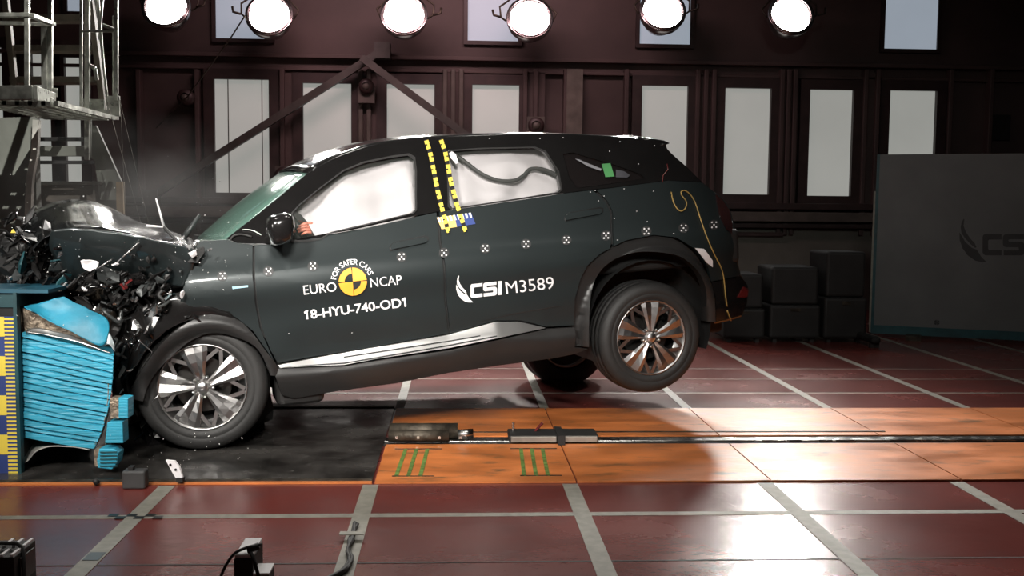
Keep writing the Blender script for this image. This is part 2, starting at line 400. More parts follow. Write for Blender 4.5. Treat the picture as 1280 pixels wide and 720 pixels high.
# thin cable from the second lamp
mb = MB(); mb.tube([aty(306, 20, 13.0), aty(288, 48, 13.1), aty(235, 120, 13.4), aty(195, 160, 13.6)], .009, 6)
tag(mb.build('cable', dull_steel), 'thin cable sagging from the second floodlight past the dark ring', 'cable')
mb = MB()
for (a, b) in (((132, 120), (190, 330)), ((146, 110), (188, 290)), ((150, 125), (158, 300))):
    A_, B_ = aty(*a, 8.8), aty(*b, 8.8); mb.tube([A_, A_ + (B_ - A_) * (A_.z / (A_.z - B_.z))], .0025, 6)
tag(mb.build('guy_cable', dull_steel), 'thin steel guy cables running down from the steel platform', 'cable')

# ------------------------------------------------------------------ right: board and crates
p0, p1 = atz(1088, 421), atz(1285, 431)
h = aty(1088, 193, p0.y).z
p1 = Vector((p0.x + 3.2, p0.y - .95, 0)) if False else p0 + (p1 - p0).normalized() * 3.0
p0.z = 0; p1.z = 0
bx = (p1 - p0).normalized(); bn = Vector((bx.y, -bx.x, 0))
t = thing('display_board', 'large grey upright board with dark printed lettering at the right', 'board', p0)
def onb(s, z, d): return p0 + bx * s + bn * d + Vector((0, 0, z))
def bbox(s0, s1, z0, z1, d0, d1):
    vs = [onb(s0, z0, d0), onb(s1, z0, d0), onb(s1, z0, d1), onb(s0, z0, d1), onb(s0, z1, d0), onb(s1, z1, d0), onb(s1, z1, d1), onb(s0, z1, d1)]
    return loc_mb(t).add(vs, [(0, 3, 2, 1), (4, 5, 6, 7), (0, 1, 5, 4), (1, 2, 6, 5), (2, 3, 7, 6), (3, 0, 4, 7)])
bbox(0.03, 3, .13, h, -.03, 0).build('panel', board_m, t)
bbox(0, .03, .05, h, -.06, .01).build('edge_post', teal, t)
bbox(0, 3, .04, .13, -.05, .012).build('base_rail', teal, t)
bbox(-.02, .0, .05, h * .8, -.05, .0).build('side_tape', tape_m, t)
for (a, b, z) in ((1.0, 0, 0), ):
    bbox(.35, .5, 0, .05, -.3, .2).build('foot', dull_steel, t); bbox(2.4, 2.55, 0, .05, -.3, .2).build('foot', dull_steel, t)
def pix_on_board(px, py):
    r = ray(px, py); d = (p0 - CP).dot(bn) / r.dot(bn); P = CP + r * d - p0
    return P.dot(bx), P.z
# the logo, in its own units (x right, y down), shared by the door and the board
BL1 = [(252, 108), (240, 130), (234, 162), (238, 195), (258, 225), (290, 258), (320, 280), (327, 274), (316, 250), (290, 225), (264, 187), (251, 150), (256, 112)]
BL2 = [(227, 195), (228, 240), (245, 290), (275, 330), (320, 358), (352, 362), (387, 360), (355, 330), (330, 290), (300, 281), (262, 250), (236, 208)]
def desl(p): return (p[0], p[1] + (p[0] - 362) * .108)
def flatl(x, y): return (x, y)
CC = [(375, 191), (475, 191), (475, 224), (402, 224), (396, 230), (396, 282), (402, 288), (475, 288), (475, 321), (382, 321), (370, 316), (363, 304), (363, 207), (367, 196)]
SS = [(500, 191), (607, 191), (607, 222), (520, 222), (514, 228), (518, 238), (590, 238), (604, 244), (611, 256), (611, 302), (605, 315), (592, 321), (487, 321), (487, 290), (572, 290), (577, 284), (574, 271), (500, 271), (488, 265), (482, 254), (482, 208), (488, 196)]
II = [(621, 191), (657, 191), (657, 321), (621, 321)]
LOGO = [[desl(p) for p in BL1], [desl(p) for p in BL2], CC, SS, II]
def poly_faces(mb, pts3, ref2):
    tris = tessellate_polygon([[Vector((a, b, 0)) for a, b in ref2]])
    mb.add(pts3, [tuple(tr_) for tr_ in tris])
lg = loc_mb(t)
for P in LOGO:
    q = [pix_on_board(960 + (1072 + (x - 362) * .85) / 4, 160 + (530 + (y - 190) * .815) / 4) for x, y in P]
    poly_faces(lg, [onb(s, z, .004) for s, z in q], q)
lg.build('logo', board_ink, t)
q = pix_on_board(1171, 403); lg = loc_mb(t)
for k in range(4):
    a0 = k * pi / 2
    if k % 2 == 0 or True:
        ring = [(q[0] + .028 * cos(a0 + j * pi / 12 + .12), q[1] + .028 * sin(a0 + j * pi / 12 + .12)) for j in range(6)] + [(q[0], q[1])]
        poly_faces(lg, [onb(s, z, .004) for s, z in ring], ring)
lg.build('target_sticker', board_ink, t)
for (a, b, tp, lb) in ((905, 957, 343, 'low dark case nearest the rear bumper of the car'), (962, 1026, 334, 'middle dark case with rounded top edge behind the car'),
                       (1030, 1084, 315, 'tallest dark case right beside the grey board'), (1091, 1103, 407, 'small dark block at the foot of the grey board')):
    Y = 10.3 if tp < 400 else 9.9
    A, B = aty(a, 400, Y), aty(b, 400, Y); Z = aty((a + b) / 2, tp, Y).z
    t = thing('equipment_case', lb, 'case', (A.x, Y, 0), 'dark cases behind the car')
    wd = B.x - A.x
    MB().box((0, 0, 0.04), (wd, .6, Z * .5)).build('body', dark_eq, t, bevel=.03)
    if tp < 400:
        MB().box((.02, .03, Z * .5), (wd - .02, .57, Z)).build('lid', dark_eq, t, bevel=.03)
        MB().box((wd * .4, -.01, Z * .42), (wd * .6, .01, Z * .46)).build('latch', dull_steel, t)
    for q in (.05, wd - .09): MB().box((q, .04, 0), (q + .04, .1, .05)).build('foot', rubber, t)

# ------------------------------------------------------------------ left: stair, platform, screen panel
GY = 8.2
def g3(px, py, Y=GY): return aty(px, py, Y)
t = thing('steel_platform', 'galvanised platform with railings and grated floor, upper left', 'platform', g3(0, 140))
def gb(name, m, segs, w=.04, d=.04):
    for s in segs:
        a, b = s[0], s[1]; Ya = a[2] if len(a) > 2 else GY; Yb = b[2] if len(b) > 2 else GY
        ww = s[2] if len(s) > 2 else w
        loc_mb(t).bar(g3(a[0], a[1], Ya), g3(b[0], b[1], Yb), ww, s[3] if len(s) > 3 else ww).build(name, m, t, bevel=.004)
gb('rail', galv, [((-60, 19, 7.6), (38, 19, 7.6), .05, .03), ((38, 19, 7.6), (66, 30, 8.8), .05, .03), ((-60, 27, 8.6), (66, 31, 8.8), .03)])
gb('post', galv, [((34, -60, 7.6), (34, 110, 7.6), .032), ((63, -40, 8.8), (63, 122, 8.8), .035), ((56, 30, 8.8), (57, 122, 8.8), .05)])
gb('edge_beam', galv, [((-60, 117, 7.6), (42, 116, 7.6), .05, .1), ((42, 116, 7.6), (66, 124, 8.8), .05, .1), ((66, 130, 8.8), (100, 139, 9.4), .04, .06), ((-60, 127, 8.4), (66, 127, 8.4), .04, .06)])
zp = g3(20, 128, 7.6).z
gr = loc_mb(t)
for i in range(7):
    x = g3(-34, 130, 7.6).x + i * .09
    gr.box((x, 7.65, zp - .015), (x + .03, 8.9, zp + .02))
for i in range(15):
    y = 7.65 + i * .086; gr.box((g3(-34, 130, 7.6).x, y, zp - .02), (g3(60, 130, 7.6).x, y + .038, zp + .015))
gr.build('grating', galv, t)['kind'] = 'stuff'
gb('toe_board', galv, [((52, 114, 8.8), (72, 116, 8.8), .02, .07)])
# stair behind
t = thing('steel_stair', 'brown painted stair with flat treads rising behind the platform railings', 'stairs', g3(60, 140, 9.6))
gb('stringer', galv_b, [((3, -40, 9.6), (19, 112, 9.6), .06, .05), ((108, -40, 9.6), (130, 138, 9.6), .07, .05)])
gb('tread', galv_b, [((8, 24, 9.7), (118, 24, 9.7), .2, .055), ((13, 62, 9.7), (122, 62, 9.7), .2, .055), ((17, 101, 9.7), (126, 101, 9.7), .2, .055)])
gb('handrail', galv, [((116, -40, 9.3), (135, 132, 9.3), .02), ((120, -40, 9.3), (134, 132, 9.3), .014), ((130, -20, 9.3), (124, 50, 9.3), .018)])
# right cage
t = thing('steel_cage', 'bright steel ladder cage with tray at its foot, right end of the platform', 'ladder', g3(125, 146, 9))
gb('post', galv, [((101.5, -60, 9), (101.5, 138, 9), .022), ((109, -60, 9.2), (109, 200, 9.2), .04), ((145.5, -60, 9), (145.5, 126, 9), .03), ((142, 20, 9.4), (142, 126, 9.4), .02)])
gb('crossbar', galv, [((100, 39, 9), (143, 39, 9), .02), ((128, 31, 9), (146, 38, 9), .025), ((111, 81, 9.2), (119, 86, 9.2), .03), ((119, 86, 9.2), (121, 100, 9.2), .03)])
loc_mb(t).box(tuple(g3(100, 146, 9)), (g3(134, 130, 9).x, 9.3, g3(134, 137, 9).z)).build('tray', galv, t)
loc_mb(t).box(tuple(g3(103, 137, 9.3)), (g3(130, 130, 9.3).x, 9.32, g3(130, 124, 9.3).z)).build('tray_back', galv, t)
loc_mb(t).box(tuple(g3(134, 145, 9)), (g3(149, 130, 9).x, 9.03, g3(149, 120, 9).z)).build('end_plate', galv, t)
# frame below the platform
t = thing('support_frame', 'grey-green frame of beams and pipes below the platform', 'frame', g3(80, 300, 9.4))
gb('pipe', dark_eq, [((46, 174, 9.4), (104, 174, 9.4), .035), ((46, 203, 9.4), (118, 203, 9.4), .03)])
gb('beam', grey_panel, [((47, 189, 9.4), (109, 189, 9.4), .05, .09), ((46, 229, 9.4), (126, 229, 9.4), .05, .03), ((112, 150, 9.4), (112, 196, 9.4), .03)])
m_ = loc_mb(t)
qs = [(110, 156), (120, 157), (152, 228), (152, 250), (125, 250), (118, 200), (109, 196)]
poly = [g3(a, b, 9.5) for a, b in qs]; n = len(poly)
m_.add(poly + [p + Vector((0, .04, 0)) for p in poly], [tuple(range(n)), tuple(range(2 * n - 1, n - 1, -1))] + [(i, (i + 1) % n, n + (i + 1) % n, n + i) for i in range(n)])
m_.build('gusset_plate', grey_panel, t)
loc_mb(t).box((g3(46, 330, 9.7).x, 9.7, 0), (g3(155, 300, 9.7).x, 9.75, g3(46, 231, 9.7).z)).build('lower_plate', rail_m, t)
loc_mb(t).box((g3(147, 330, 9.2).x, 9.2, 0), (g3(155, 300, 9.2).x, 9.25, g3(46, 226, 9.2).z)).build('post', mat('tan_post', (.2, .15, .09), .6), t)
# screen panel at far left
t = thing('barrier_tower', 'pale grey-green upright slab at the left edge, dappled by the grating light', 'slab', g3(20, 330, 9.0))
qs = [(-80, 150), (0, 147), (46, 146), (46, 178), (40, 210), (34, 255), (34, 300), (-80, 350)]
poly = [g3(a, b, 9.0) for a, b in qs]; n = len(poly)
loc_mb(t).add(poly + [p + Vector((0, .06, 0)) for p in poly], [tuple(range(n)), tuple(range(2 * n - 1, n - 1, -1))] + [(i, (i + 1) % n, n + (i + 1) % n, n + i) for i in range(n)]).build('slab', grey_panel, t)
pp = catmull([g3(46, 150, 8.95), g3(44, 190, 8.95), g3(38, 225, 8.95), g3(36, 275, 8.95)], 6)
mm = loc_mb(t)
for i in range(len(pp) - 1): mm.bar(pp[i], pp[i + 1], .05, .05, (0, 1, 0))
mm.build('edge_strip', mat('pale_edge', (.42, .42, .38), .6), t)
loc_mb(t).box(tuple(g3(41, 340, 9.1)), (g3(47, 300, 9.1).x, 9.2, g3(46, 146, 9.1).z)).build('back_post', grey_panel, t)

# ------------------------------------------------------------------ THE CAR
F = aty(262, 483, 5.65); R = aty(817, 420, 6.37)
ex = (R - F).normalized(); ey = Vector((-ex.y, ex.x, 0)).normalized(); ez = ex.cross(ey)
CW = 1.86
OFF = Vector((1.4, .93, -.36))
CM = Matrix((ex, ey, ez)).transposed().to_4x4(); CM.translation = F + ex * OFF.x + ey * OFF.y + ez * OFF.z
car = thing('car', 'dark grey crossover with crushed front end and rear wheels off the floor', 'car')
car.matrix_world = CM
def sst(x): x = max(0, min(1, x)); return x * x * (3 - 2 * x)
def S(u, v):
    d = -.03
    if v > .58: d += .42 * (v - .58) ** 1.0 * sst((v - .58) / .12 + .3)
    if v < .12: d += .16 * (.12 - v)
    d += .022 * math.exp(-((v - .13) / .11) ** 2) * sst((u - .3) / .3) * sst((2.5 - u) / .4)   # scooped lower door
    d -= .018 * math.exp(-((v - .50) / .09) ** 2)                                            # shoulder
    if u > 2.85: d += .62 * (u - 2.85) ** 2
    if u < -.1: d += .3 * (-.1 - u) ** 2
    return d
def cp(px, py, d):
    r = ray(px, py); P0 = F + ey * d; tt = (P0 - CP).dot(ey) / r.dot(ey); P = CP + r * tt - F
    return Vector((P.dot(ex), d, P.dot(ez)))
def cs(px, py, dd=0):
    d = 0
    for _ in range(9):
        p = cp(px, py, d + dd); d = S(p.x, p.z)
    return Vector((p.x, S(p.x, p.z) + dd, p.z))
def CMB(): return MB(off=OFF)
def smoothpoly(P, n=3):
    Q = P + P[:3]; out = []
    Q = [P[-1]] + P + P[:2]
    for i in range(1, len(Q) - 2):
        a, b, c, d = [Vector(q) for q in Q[i - 1:i + 3]]
        for k in range(n):
            t = k / n; out.append(tuple(.5 * ((2 * b) + (c - a) * t + (2 * a - 5 * b + 4 * c - d) * t * t + (3 * b - a - 3 * c + d) * t ** 3)))
    return out
def panel(name, polys, m, dd=0., thick=.02, step=.05, inset=.002, parent=None, both=True, puff=0., fn=None, smooth=False, raw=False):
    parent = parent or car
    loops = []
    for k, P in enumerate(polys):
        if smooth: P = smoothpoly(P)
        L = [cs(a, b, dd) if not raw else Vector((a, 0, b)) for a, b in P]; L2 = [Vector((p.x, p.z, 0)) for p in L]
        n = len(L2); ar = sum(L2[i].x * L2[(i + 1) % n].y - L2[(i + 1) % n].x * L2[i].y for i in range(n))
        sg = (1 if ar > 0 else -1) * (1 if k == 0 else -1); out = []
        for i in range(n):
            e1 = (L2[i] - L2[i - 1]); e2 = (L2[(i + 1) % n] - L2[i])
            if e1.length < 1e-6 or e2.length < 1e-6: out.append(L2[i]); continue
            e1.normalize(); e2.normalize(); nn = Vector((-(e1.y + e2.y), e1.x + e2.x, 0))
            if nn.length < 1e-4: out.append(L2[i]); continue
            out.append(L2[i] + nn.normalized() * inset * sg)
        loops.append(out)
    tr = tessellate_polygon(loops); flat = [v for l in loops for v in l]
    bm = bmesh.new(); vs = [bm.verts.new(v) for v in flat]
    for a, b, c in tr:
        try: bm.faces.new((vs[a], vs[b], vs[c]))
        except ValueError: pass
    us = [v.x for v in flat]; ws = [v.y for v in flat]
    for ax, lo, hi in ((0, min(us), max(us)), (1, min(ws), max(ws))):
        k = math.floor(lo / step) + 1
        while k * step < hi:
            co = [0, 0, 0]; co[ax] = k * step; no = [0, 0, 0]; no[ax] = 1
            bmesh.ops.bisect_plane(bm, geom=bm.verts[:] + bm.edges[:] + bm.faces[:], plane_co=co, plane_no=no, dist=1e-6); k += 1
    bound = set(v for e in bm.edges if e.is_boundary for v in e.verts)
    bpts = [v.co.copy() for v in bound] if puff else []
    for v in bm.verts:
        u, z = v.co.x, v.co.y; d = S(u, z) + dd
        if puff:
            dist = min((v.co - b).length for b in bpts)
            d += -puff * (1 - math.exp(-dist / .07)) + puff * 2.0 * noise.noise(Vector((u * 5.2 + 3, z * 4, dd * 9))) * min(1, dist / .05)
        if fn: d += fn(u, z)
        v.co = Vector((u, d, z))
    be = [e for e in bm.edges if e.is_boundary]
    r = bmesh.ops.extrude_edge_only(bm, edges=be)
    for g in r['geom']:
        if isinstance(g, bmesh.types.BMVert): g.co.y += thick
    bmesh.ops.recalc_face_normals(bm, faces=bm.faces)
    cn = sum((f.normal.y * f.calc_area() for f in bm.faces))
    if cn > 0: bmesh.ops.reverse_faces(bm, faces=bm.faces)
    for f in bm.faces: f.smooth = True
    for e in bm.edges:
        if len(e.link_faces) == 2 and e.calc_face_angle(0) > .8: e.smooth = False
    objs = []
    for side in ((0, 1) if both else (0,)):
        b2 = bm.copy()
        for v in b2.verts:
            if side: v.co.y = CW - v.co.y
            v.co -= OFF
        if side: bmesh.ops.reverse_faces(b2, faces=b2.faces)
        me = bpy.data.meshes.new(name); b2.to_mesh(me); b2.free()
        objs.append(link(name, me, m, parent))
    bm.free()
    return objs[0]

# --- side upper frame with the window openings
ROOF = [(384, 216), (415, 199), (440, 189), (470, 180), (505, 175), (530, 172), (600, 169), (660, 167.5), (700, 168), (760, 170.5), (800, 173.5), (832, 178)]
upper = [(283, 298), (320, 269), (352, 243)] + ROOF + [(834, 186), (845, 197), (860, 210), (878, 228), (835, 226), (760, 235.5), (743, 237), (700, 242.5), (565, 262.5), (549, 264.5), (520, 270), (440, 288), (345, 304.5), (318, 305), (296, 304)]
WF = [(366, 300), (366, 266), (376, 255), (400, 236), (430, 214), (455, 204), (490, 197), (510, 194.5), (517, 199), (519, 215), (519, 262), (515, 266), (470, 277), (430, 286), (414, 290), (402, 297), (385, 300)]
WR = [(560, 192), (564, 189), (600, 186.5), (668, 185), (681, 190), (697, 214), (701, 236), (697, 240), (640, 249), (566, 260), (562, 256)]
QW = [(704, 193), (716, 191), (742, 199), (770, 207), (800, 218), (806, 223), (760, 230), (722, 235), (712, 222)]
panel('roof_side_frame', [upper, WF, WR, QW], gloss_blk, 0, .05)
panel('front_window', [WF], win_m, .02, .004, inset=.0)
panel('rear_window', [WR], win_m, .02, .004, inset=.0)
panel('quarter_glass', [QW], priv_m, .012, .004, inset=.0)
ci = 0
# inner darker seal lips
def ring(P, k, ky=None):
    ky = ky or k * 1.8
    cx = sum(a for a, b in P) / len(P); cy = sum(b for a, b in P) / len(P)
    return [(cx + (a - cx) * (1 + k), cy + (b - cy) * (1 + ky)) for a, b in P]
panel('window_seal', [ring(WF, .03), WF], plastic, -.006, .01, inset=0)
panel('window_seal', [ring(WR, .03), WR], plastic, -.006, .01, inset=0)
# --- doors, fender, quarter
FD = [(318, 306), (345, 305), (440, 288.5), (520, 270.5), (546, 265), (548.5, 300), (555.5, 375), (560.5, 417), (462, 435), (347, 454), (337, 437), (327, 410), (321, 378), (318, 345)]
panel('front_door', [FD], paint, 0, .03, .04, .003)
RD = [(549, 264.5), (565, 262), (700, 242), (741, 237), (757, 252), (763, 265), (764.5, 300), (763, 311), (750, 318), (735, 332), (726, 349), (719, 375), (718, 407), (683, 409), (652, 401), (620, 401), (563, 417), (558, 375), (551, 300)]
panel('rear_door', [RD], paint, 0, .03, .04, .003)
QP = [(767, 308), (767, 300), (766, 265), (759, 251), (745, 237), (762, 235), (835, 225.5), (878, 228), (893, 240), (905, 250), (914, 266), (918, 290), (921, 315), (926, 344), (889, 352), (885, 334), (868, 311), (845, 297), (817, 294), (782, 301)]
panel('quarter_panel', [QP], paint, 0, .03, .04, .002)
BU = [(889, 353), (926, 345), (935, 357), (934, 378), (927, 395), (895, 403), (894, 370)]
panel('rear_bumper', [BU], gloss_blk, -.004, .04, .05)
FE = [(316, 306), (300, 304), (283, 299), (250, 301), (243, 312), (241, 330), (232, 352), (224, 372), (229, 390), (236, 401), (265, 392), (295, 397), (316, 414), (330, 434), (343, 452), (325, 410), (319, 378), (316, 345)]
panel('front_fender', [FE], paint, 0, .02, .035, .002, fn=lambda u, z: .035 * sst((-.02 - u) / .12) * noise.noise(Vector((u * 14, z * 12, 3))), both=False)
# bulged fender top over the arch
RA_o = [(718, 434), (718, 408), (719, 375), (726, 350), (735, 333), (750, 319), (764, 312), (782, 302), (817, 295), (845, 298), (868, 312), (885, 335), (893, 365), (895, 403)]
RA_i = [(887, 403), (885, 370), (876, 345), (862, 329), (845, 319), (812, 315), (790, 318), (768, 328), (752, 344), (741, 370), (737, 400), (737, 434)]
def cmp_(P, n=4): return [(v.x, v.y) for v in catmull([(a, b, 0) for a, b in P], n)]
def arch_fn(cu, cv, rm):
    return lambda u, z: min(.05, .035 * ((math.hypot(u - cu, z - cv) - rm) / .05) ** 2)
WBx = (R - F).length
panel('wheel_arch', [cmp_(RA_o) + cmp_(RA_i)], plastic, -.03, .07, .02, fn=arch_fn(WBx, 0.06, .44))
FA_o = [(160, 499), (166, 482), (185, 450), (210, 421), (235, 403), (265, 393), (295, 398), (315, 415), (330, 435), (347, 458), (346, 470)]
FA_i = [(338, 470), (328, 446), (315, 431), (290, 421), (265, 418), (240, 427), (222, 441), (202, 460), (186, 482), (179, 502)]
panel('wheel_arch', [cmp_(FA_o) + cmp_(FA_i)], plastic, -.035, .07, .02, fn=lambda u, z: arch_fn(0, 0, .345)(u, z) * .8 + .02 * noise.noise(Vector((u * 7, z * 7, 1))) * sst((-.05 - u) / .2), both=False)
SC = [(341, 462), (352, 460), (430, 457), (470, 450), (560, 437), (640, 420), (683, 411), (718, 409), (718, 434), (735, 436), (720, 443), (690, 449), (640, 456), (560, 467), (495, 480), (420, 490), (368, 499), (352, 494), (349, 486)]

CH = [(347, 456.5), (460, 436), (560, 419), (620, 402.5), (650, 402.5), (683, 410), (640, 418.5), (560, 435), (470, 448.5), (430, 456), (350, 460)]
def sillc(u):
    for i in range(len(SL) - 1):
        if SL[i][0] <= u <= SL[i + 1][0]: return SL[i][1] + (SL[i + 1][1] - SL[i][1]) * (u - SL[i][0]) / (SL[i + 1][0] - SL[i][0])
    return SL[0][1] if u < SL[0][0] else SL[-1][1]
SL = [(p.x, p.z) for p in (cs(a, b, -.02) for a, b in [(347, 458), (430, 449), (560, 427), (620, 411), (650, 410), (683, 410)])]
chr_ = panel('sill_trim', [CH], chrome, -.03, .03, .02, fn=lambda u, z: (z - sillc(u)) * .5)
panel('sill_cladding', [SC], plastic, -.015, .08, .02, fn=lambda u, z: -.03 * sst((sillc(u) - z) / .07) + 1.1 * max(0, sillc(u) - z) ** 2)
for P in ([(430, 446), (560, 426), (600, 419), (600, 420.2), (560, 427.5), (430, 447.5)], [(350, 459), (430, 453), (560, 431), (620, 419), (620, 420.2), (560, 432.4), (430, 454.5)]):
    panel('trim_groove', [P], blk_vinyl, -.033, .003, .02, 0, parent=chr_, both=False, fn=lambda u, z: (z - sillc(u)) * .5)
panel('crease_trim', [[(600, 402), (640, 392), (700, 382), (700, 383), (640, 393.5)]], plastic, -.002, .003, .1, 0, both=False)
# panel fit: dark shell behind the gaps
DK = [(255, 305), (318, 309), (520, 274), (700, 246), (835, 230), (900, 255), (915, 290), (922, 340), (900, 346), (868, 308), (845, 294), (780, 298), (745, 315), (720, 345), (714, 405), (640, 408), (350, 450), (300, 380), (250, 380)]
panel('inner_shell', [DK], dark_hole, .02, .03, .1, both=True)
# --- roof, windscreen, tail
def mirror_loft(name, line, m, crown=.05, bow=None, n=14, thick=0, sub=2):
    pts = catmull([tuple(p) for p in line], sub); rows = []
    for i, p in enumerate(pts):
        row = []
        b = bow(i / (len(pts) - 1)) if bow else 0
        for k in range(n + 1):
            t = k / n; s = sin(pi * t) ** .7 if 0 < t < 1 else 0
            d = p.y + (CW - 2 * p.y) * t
            row.append(Vector((p.x + b * s, d, p.z + crown * s)))
        rows.append(row)
    mb = CMB(); vs = [v for r in rows for v in r]; W = n + 1
    mb.add(vs, [(i * W + k, i * W + k + 1, (i + 1) * W + k + 1, (i + 1) * W + k) for i in range(len(rows) - 1) for k in range(n)])
    o = mb.build(name, m, car, True)
    if thick:
        so = o.modifiers.new('s', 'SOLIDIFY'); so.thickness = thick
    return o
roofl = [cs(*p) for p in ROOF]
mirror_loft('roof', roofl, gloss_blk, .04, lambda t: -.055 * (1 - t) ** 3 + .05 * t ** 6, thick=.01)
tail = [cs(*p) for p in [(832, 179), (834, 186), (845, 197), (860, 210), (878, 228), (893, 240)]]
mirror_loft('tailgate', tail, gloss_blk, .01, lambda t: .06, thick=.01)
tail = [cs(*p) for p in [(893, 240), (905, 250), (914, 266), (918, 290), (921, 315), (926, 344), (935, 357), (934, 378), (927, 395)]]
mirror_loft('tailgate_lower', tail, paint, .0, lambda t: .13, thick=.01)
sp = [cs(800, 172), cs(834, 177.5), cs(835, 180), cs(826, 183)]
mirror_loft('spoiler', sp, gloss_blk, .045, lambda t: .07, thick=.012)
panel('tail_lamp', [[(895, 243), (903, 249), (912, 262), (916, 280), (915, 292), (909, 288), (900, 270)]], lens_m, -.012, .02, .05)
panel('reflector', [[(922, 372), (930, 358), (936, 362), (934, 372)]], redlens, -.012, .01, .1)
panel('bumper_trim', [[(893, 403), (927, 394), (927, 396), (894, 405)]], mat('orange_edge', (.16, .06, .015), .5), -.012, .01, .1)
# windscreen
A = [cs(*p, .01) for p in [(284, 299), (320, 270), (352, 244), (384, 217)]]
c0 = cp(247, 299, CW / 2); c1 = Vector((A[-1].x - .06, CW / 2, A[-1].z + .03))
A2 = catmull([tuple(p) for p in A], 4); rows = []
for i, p in enumerate(A2):
    s_ = i / (len(A2) - 1); c = c0.lerp(c1, s_); c.z += .02 * sin(pi * s_)
    row = []
    for k in range(17):
        t_ = k / 16; q = sin(pi * t_) ** .7 if 0 < t_ < 1 else 0
        row.append(Vector((p.x + (c.x - p.x) * q, p.y + (CW - 2 * p.y) * t_, p.z + (c.z - p.z) * q)))
    rows.append(row)
mb = CMB(); mb.add([v for r in rows for v in r], [(i * 17 + k, i * 17 + k + 1, (i + 1) * 17 + k + 1, (i + 1) * 17 + k) for i in range(len(rows) - 1) for k in range(16)])
wsc = mb.build('windscreen', screen_m, car, True); so = wsc.modifiers.new('s', 'SOLIDIFY'); so.thickness = .006
# scuttle
mb = CMB(); p = cp(250, 301, .9)
mb.box((p.x - .02, .15, p.z - .12), (p.x + .35, CW - .15, p.z - .02)).build('scuttle', plastic, car, bevel=.02)
# --- body core so nothing shows through
mb = CMB(); mb.box((.45, .2, -.08), (2.32, CW - .2, .5)); mb.box((2.2, .08, .4), (3.35, CW - .08, .62)); mb.box((2.3, .42, -.1), (3.4, CW - .42, .5)); mb.box((-.1, .42, -.1), (.5, CW - .42, .5))
mb.build('underbody', dark_hole, car, bevel=.03)
mb = CMB(); mb.box((.35, .12, .5), (1.25, CW - .12, .55)).build('dashboard', plastic, car, bevel=.03)
# rear wheel liner
for cu, nm in ((R - F).length, 'r'), (0.0, 'f'):
    mb = CMB(); n = 20; vs = []
    for k in range(n + 1):
        a = radians(-25 + 230 * k / n)
        for d in (0.03, .40): vs.append((cu + .42 * cos(a), d, .05 + .42 * sin(a)))
    base = len(vs)
    fs = [(2 * k, 2 * k + 1, 2 * k + 3, 2 * k + 2) for k in range(n)]
    vs += [(cu, .40, .05)]; fs += [(2 * k + 1, base, 2 * k + 3) for k in range(n)]
    mb.add(vs, fs)
    mb.build('wheel_liner', dark_hole, car, True)
    if nm == 'r': CMB().add([Vector((v[0], CW - v[1], v[2])) for v in vs], fs).build('wheel_liner', dark_hole, car, True)
# --- airbags, interior
BAGF = [(363, 300), (372, 262), (400, 232), (430, 212), (455, 203), (490, 195), (512, 192), (521, 197), (522, 268), (500, 275), (470, 283), (440, 290), (421, 301), (409, 312), (398, 309), (388, 296), (378, 276)]
BAGF = [(369, 264), (400, 233), (430, 212), (455, 203), (490, 195), (512, 192), (521, 197), (522, 270), (500, 277), (460, 288), (424, 299), (409, 304), (399, 303), (391, 290), (384, 277), (376, 268)]
panel('curtain_airbag', [BAGF], bag, .11, .03, .02, 0, puff=.045, both=True)
BAGR = [(556, 186), (600, 182), (672, 182), (685, 190), (703, 214), (705, 244), (566, 266), (556, 262)]
panel('side_airbag', [BAGR], bag, .12, .03, .02, 0, puff=.04, both=True)
seat = [cs(572, 195, .05), cs(586, 206, .045), cs(603, 218, .04), cs(622, 225.5, .035), cs(642, 226, .035), cs(654, 220, .04), cs(662, 212, .045), cs(674, 211, .045), cs(688, 215, .05), cs(700, 223, .06)]
mb = CMB(); pts = catmull([tuple(p) for p in seat], 4)
for i in range(len(pts) - 1): mb.bar(pts[i], pts[i + 1] + (pts[i + 1] - pts[i]) * .1, .012, .028, ez)
mb = CMB(); mb.tube(pts, .0125, 10); mb.build('seat_belt', rubber, car, True)
panel('loose_tag', [[(560, 187), (563, 187), (570, 193), (573, 203), (570, 205), (563, 197)]], white, .0, .003, .1, 0, both=False)
for (u, d) in ((1.25, .48), (1.25, 1.38), (2.1, .5), (2.1, 1.36)):
    mb = CMB(); mb.box((u - .5, d - .24, .2), (u, d + .24, .38)); s1 = mb.build('seat', seat_m, car, bevel=.05)
    mb = CMB(); mb.box((u - .08, d - .23, .36), (u + .1, d + .23, .88)); mb.build('backrest', seat_m, s1, bevel=.06)
    mb = CMB(); mb.box((u - .02, d - .13, .92), (u + .1, d + .13, 1.06)); mb.build('headrest', seat_m, s1, bevel=.04)
# steering wheel
sw = CMB(); c = cs(374, 291, .42)
R3 = Matrix.Rotation(radians(62), 3, 'Y')
pts = [c + R3 @ Vector((.18 * cos(a), .18 * sin(a), 0)) for a in [2 * pi * k / 32 for k in range(33)]]
sw.tube(pts, .016, 8); sw.bar(pts[0], pts[16], .03, .02); sw.build('steering_wheel', plastic, car, True)
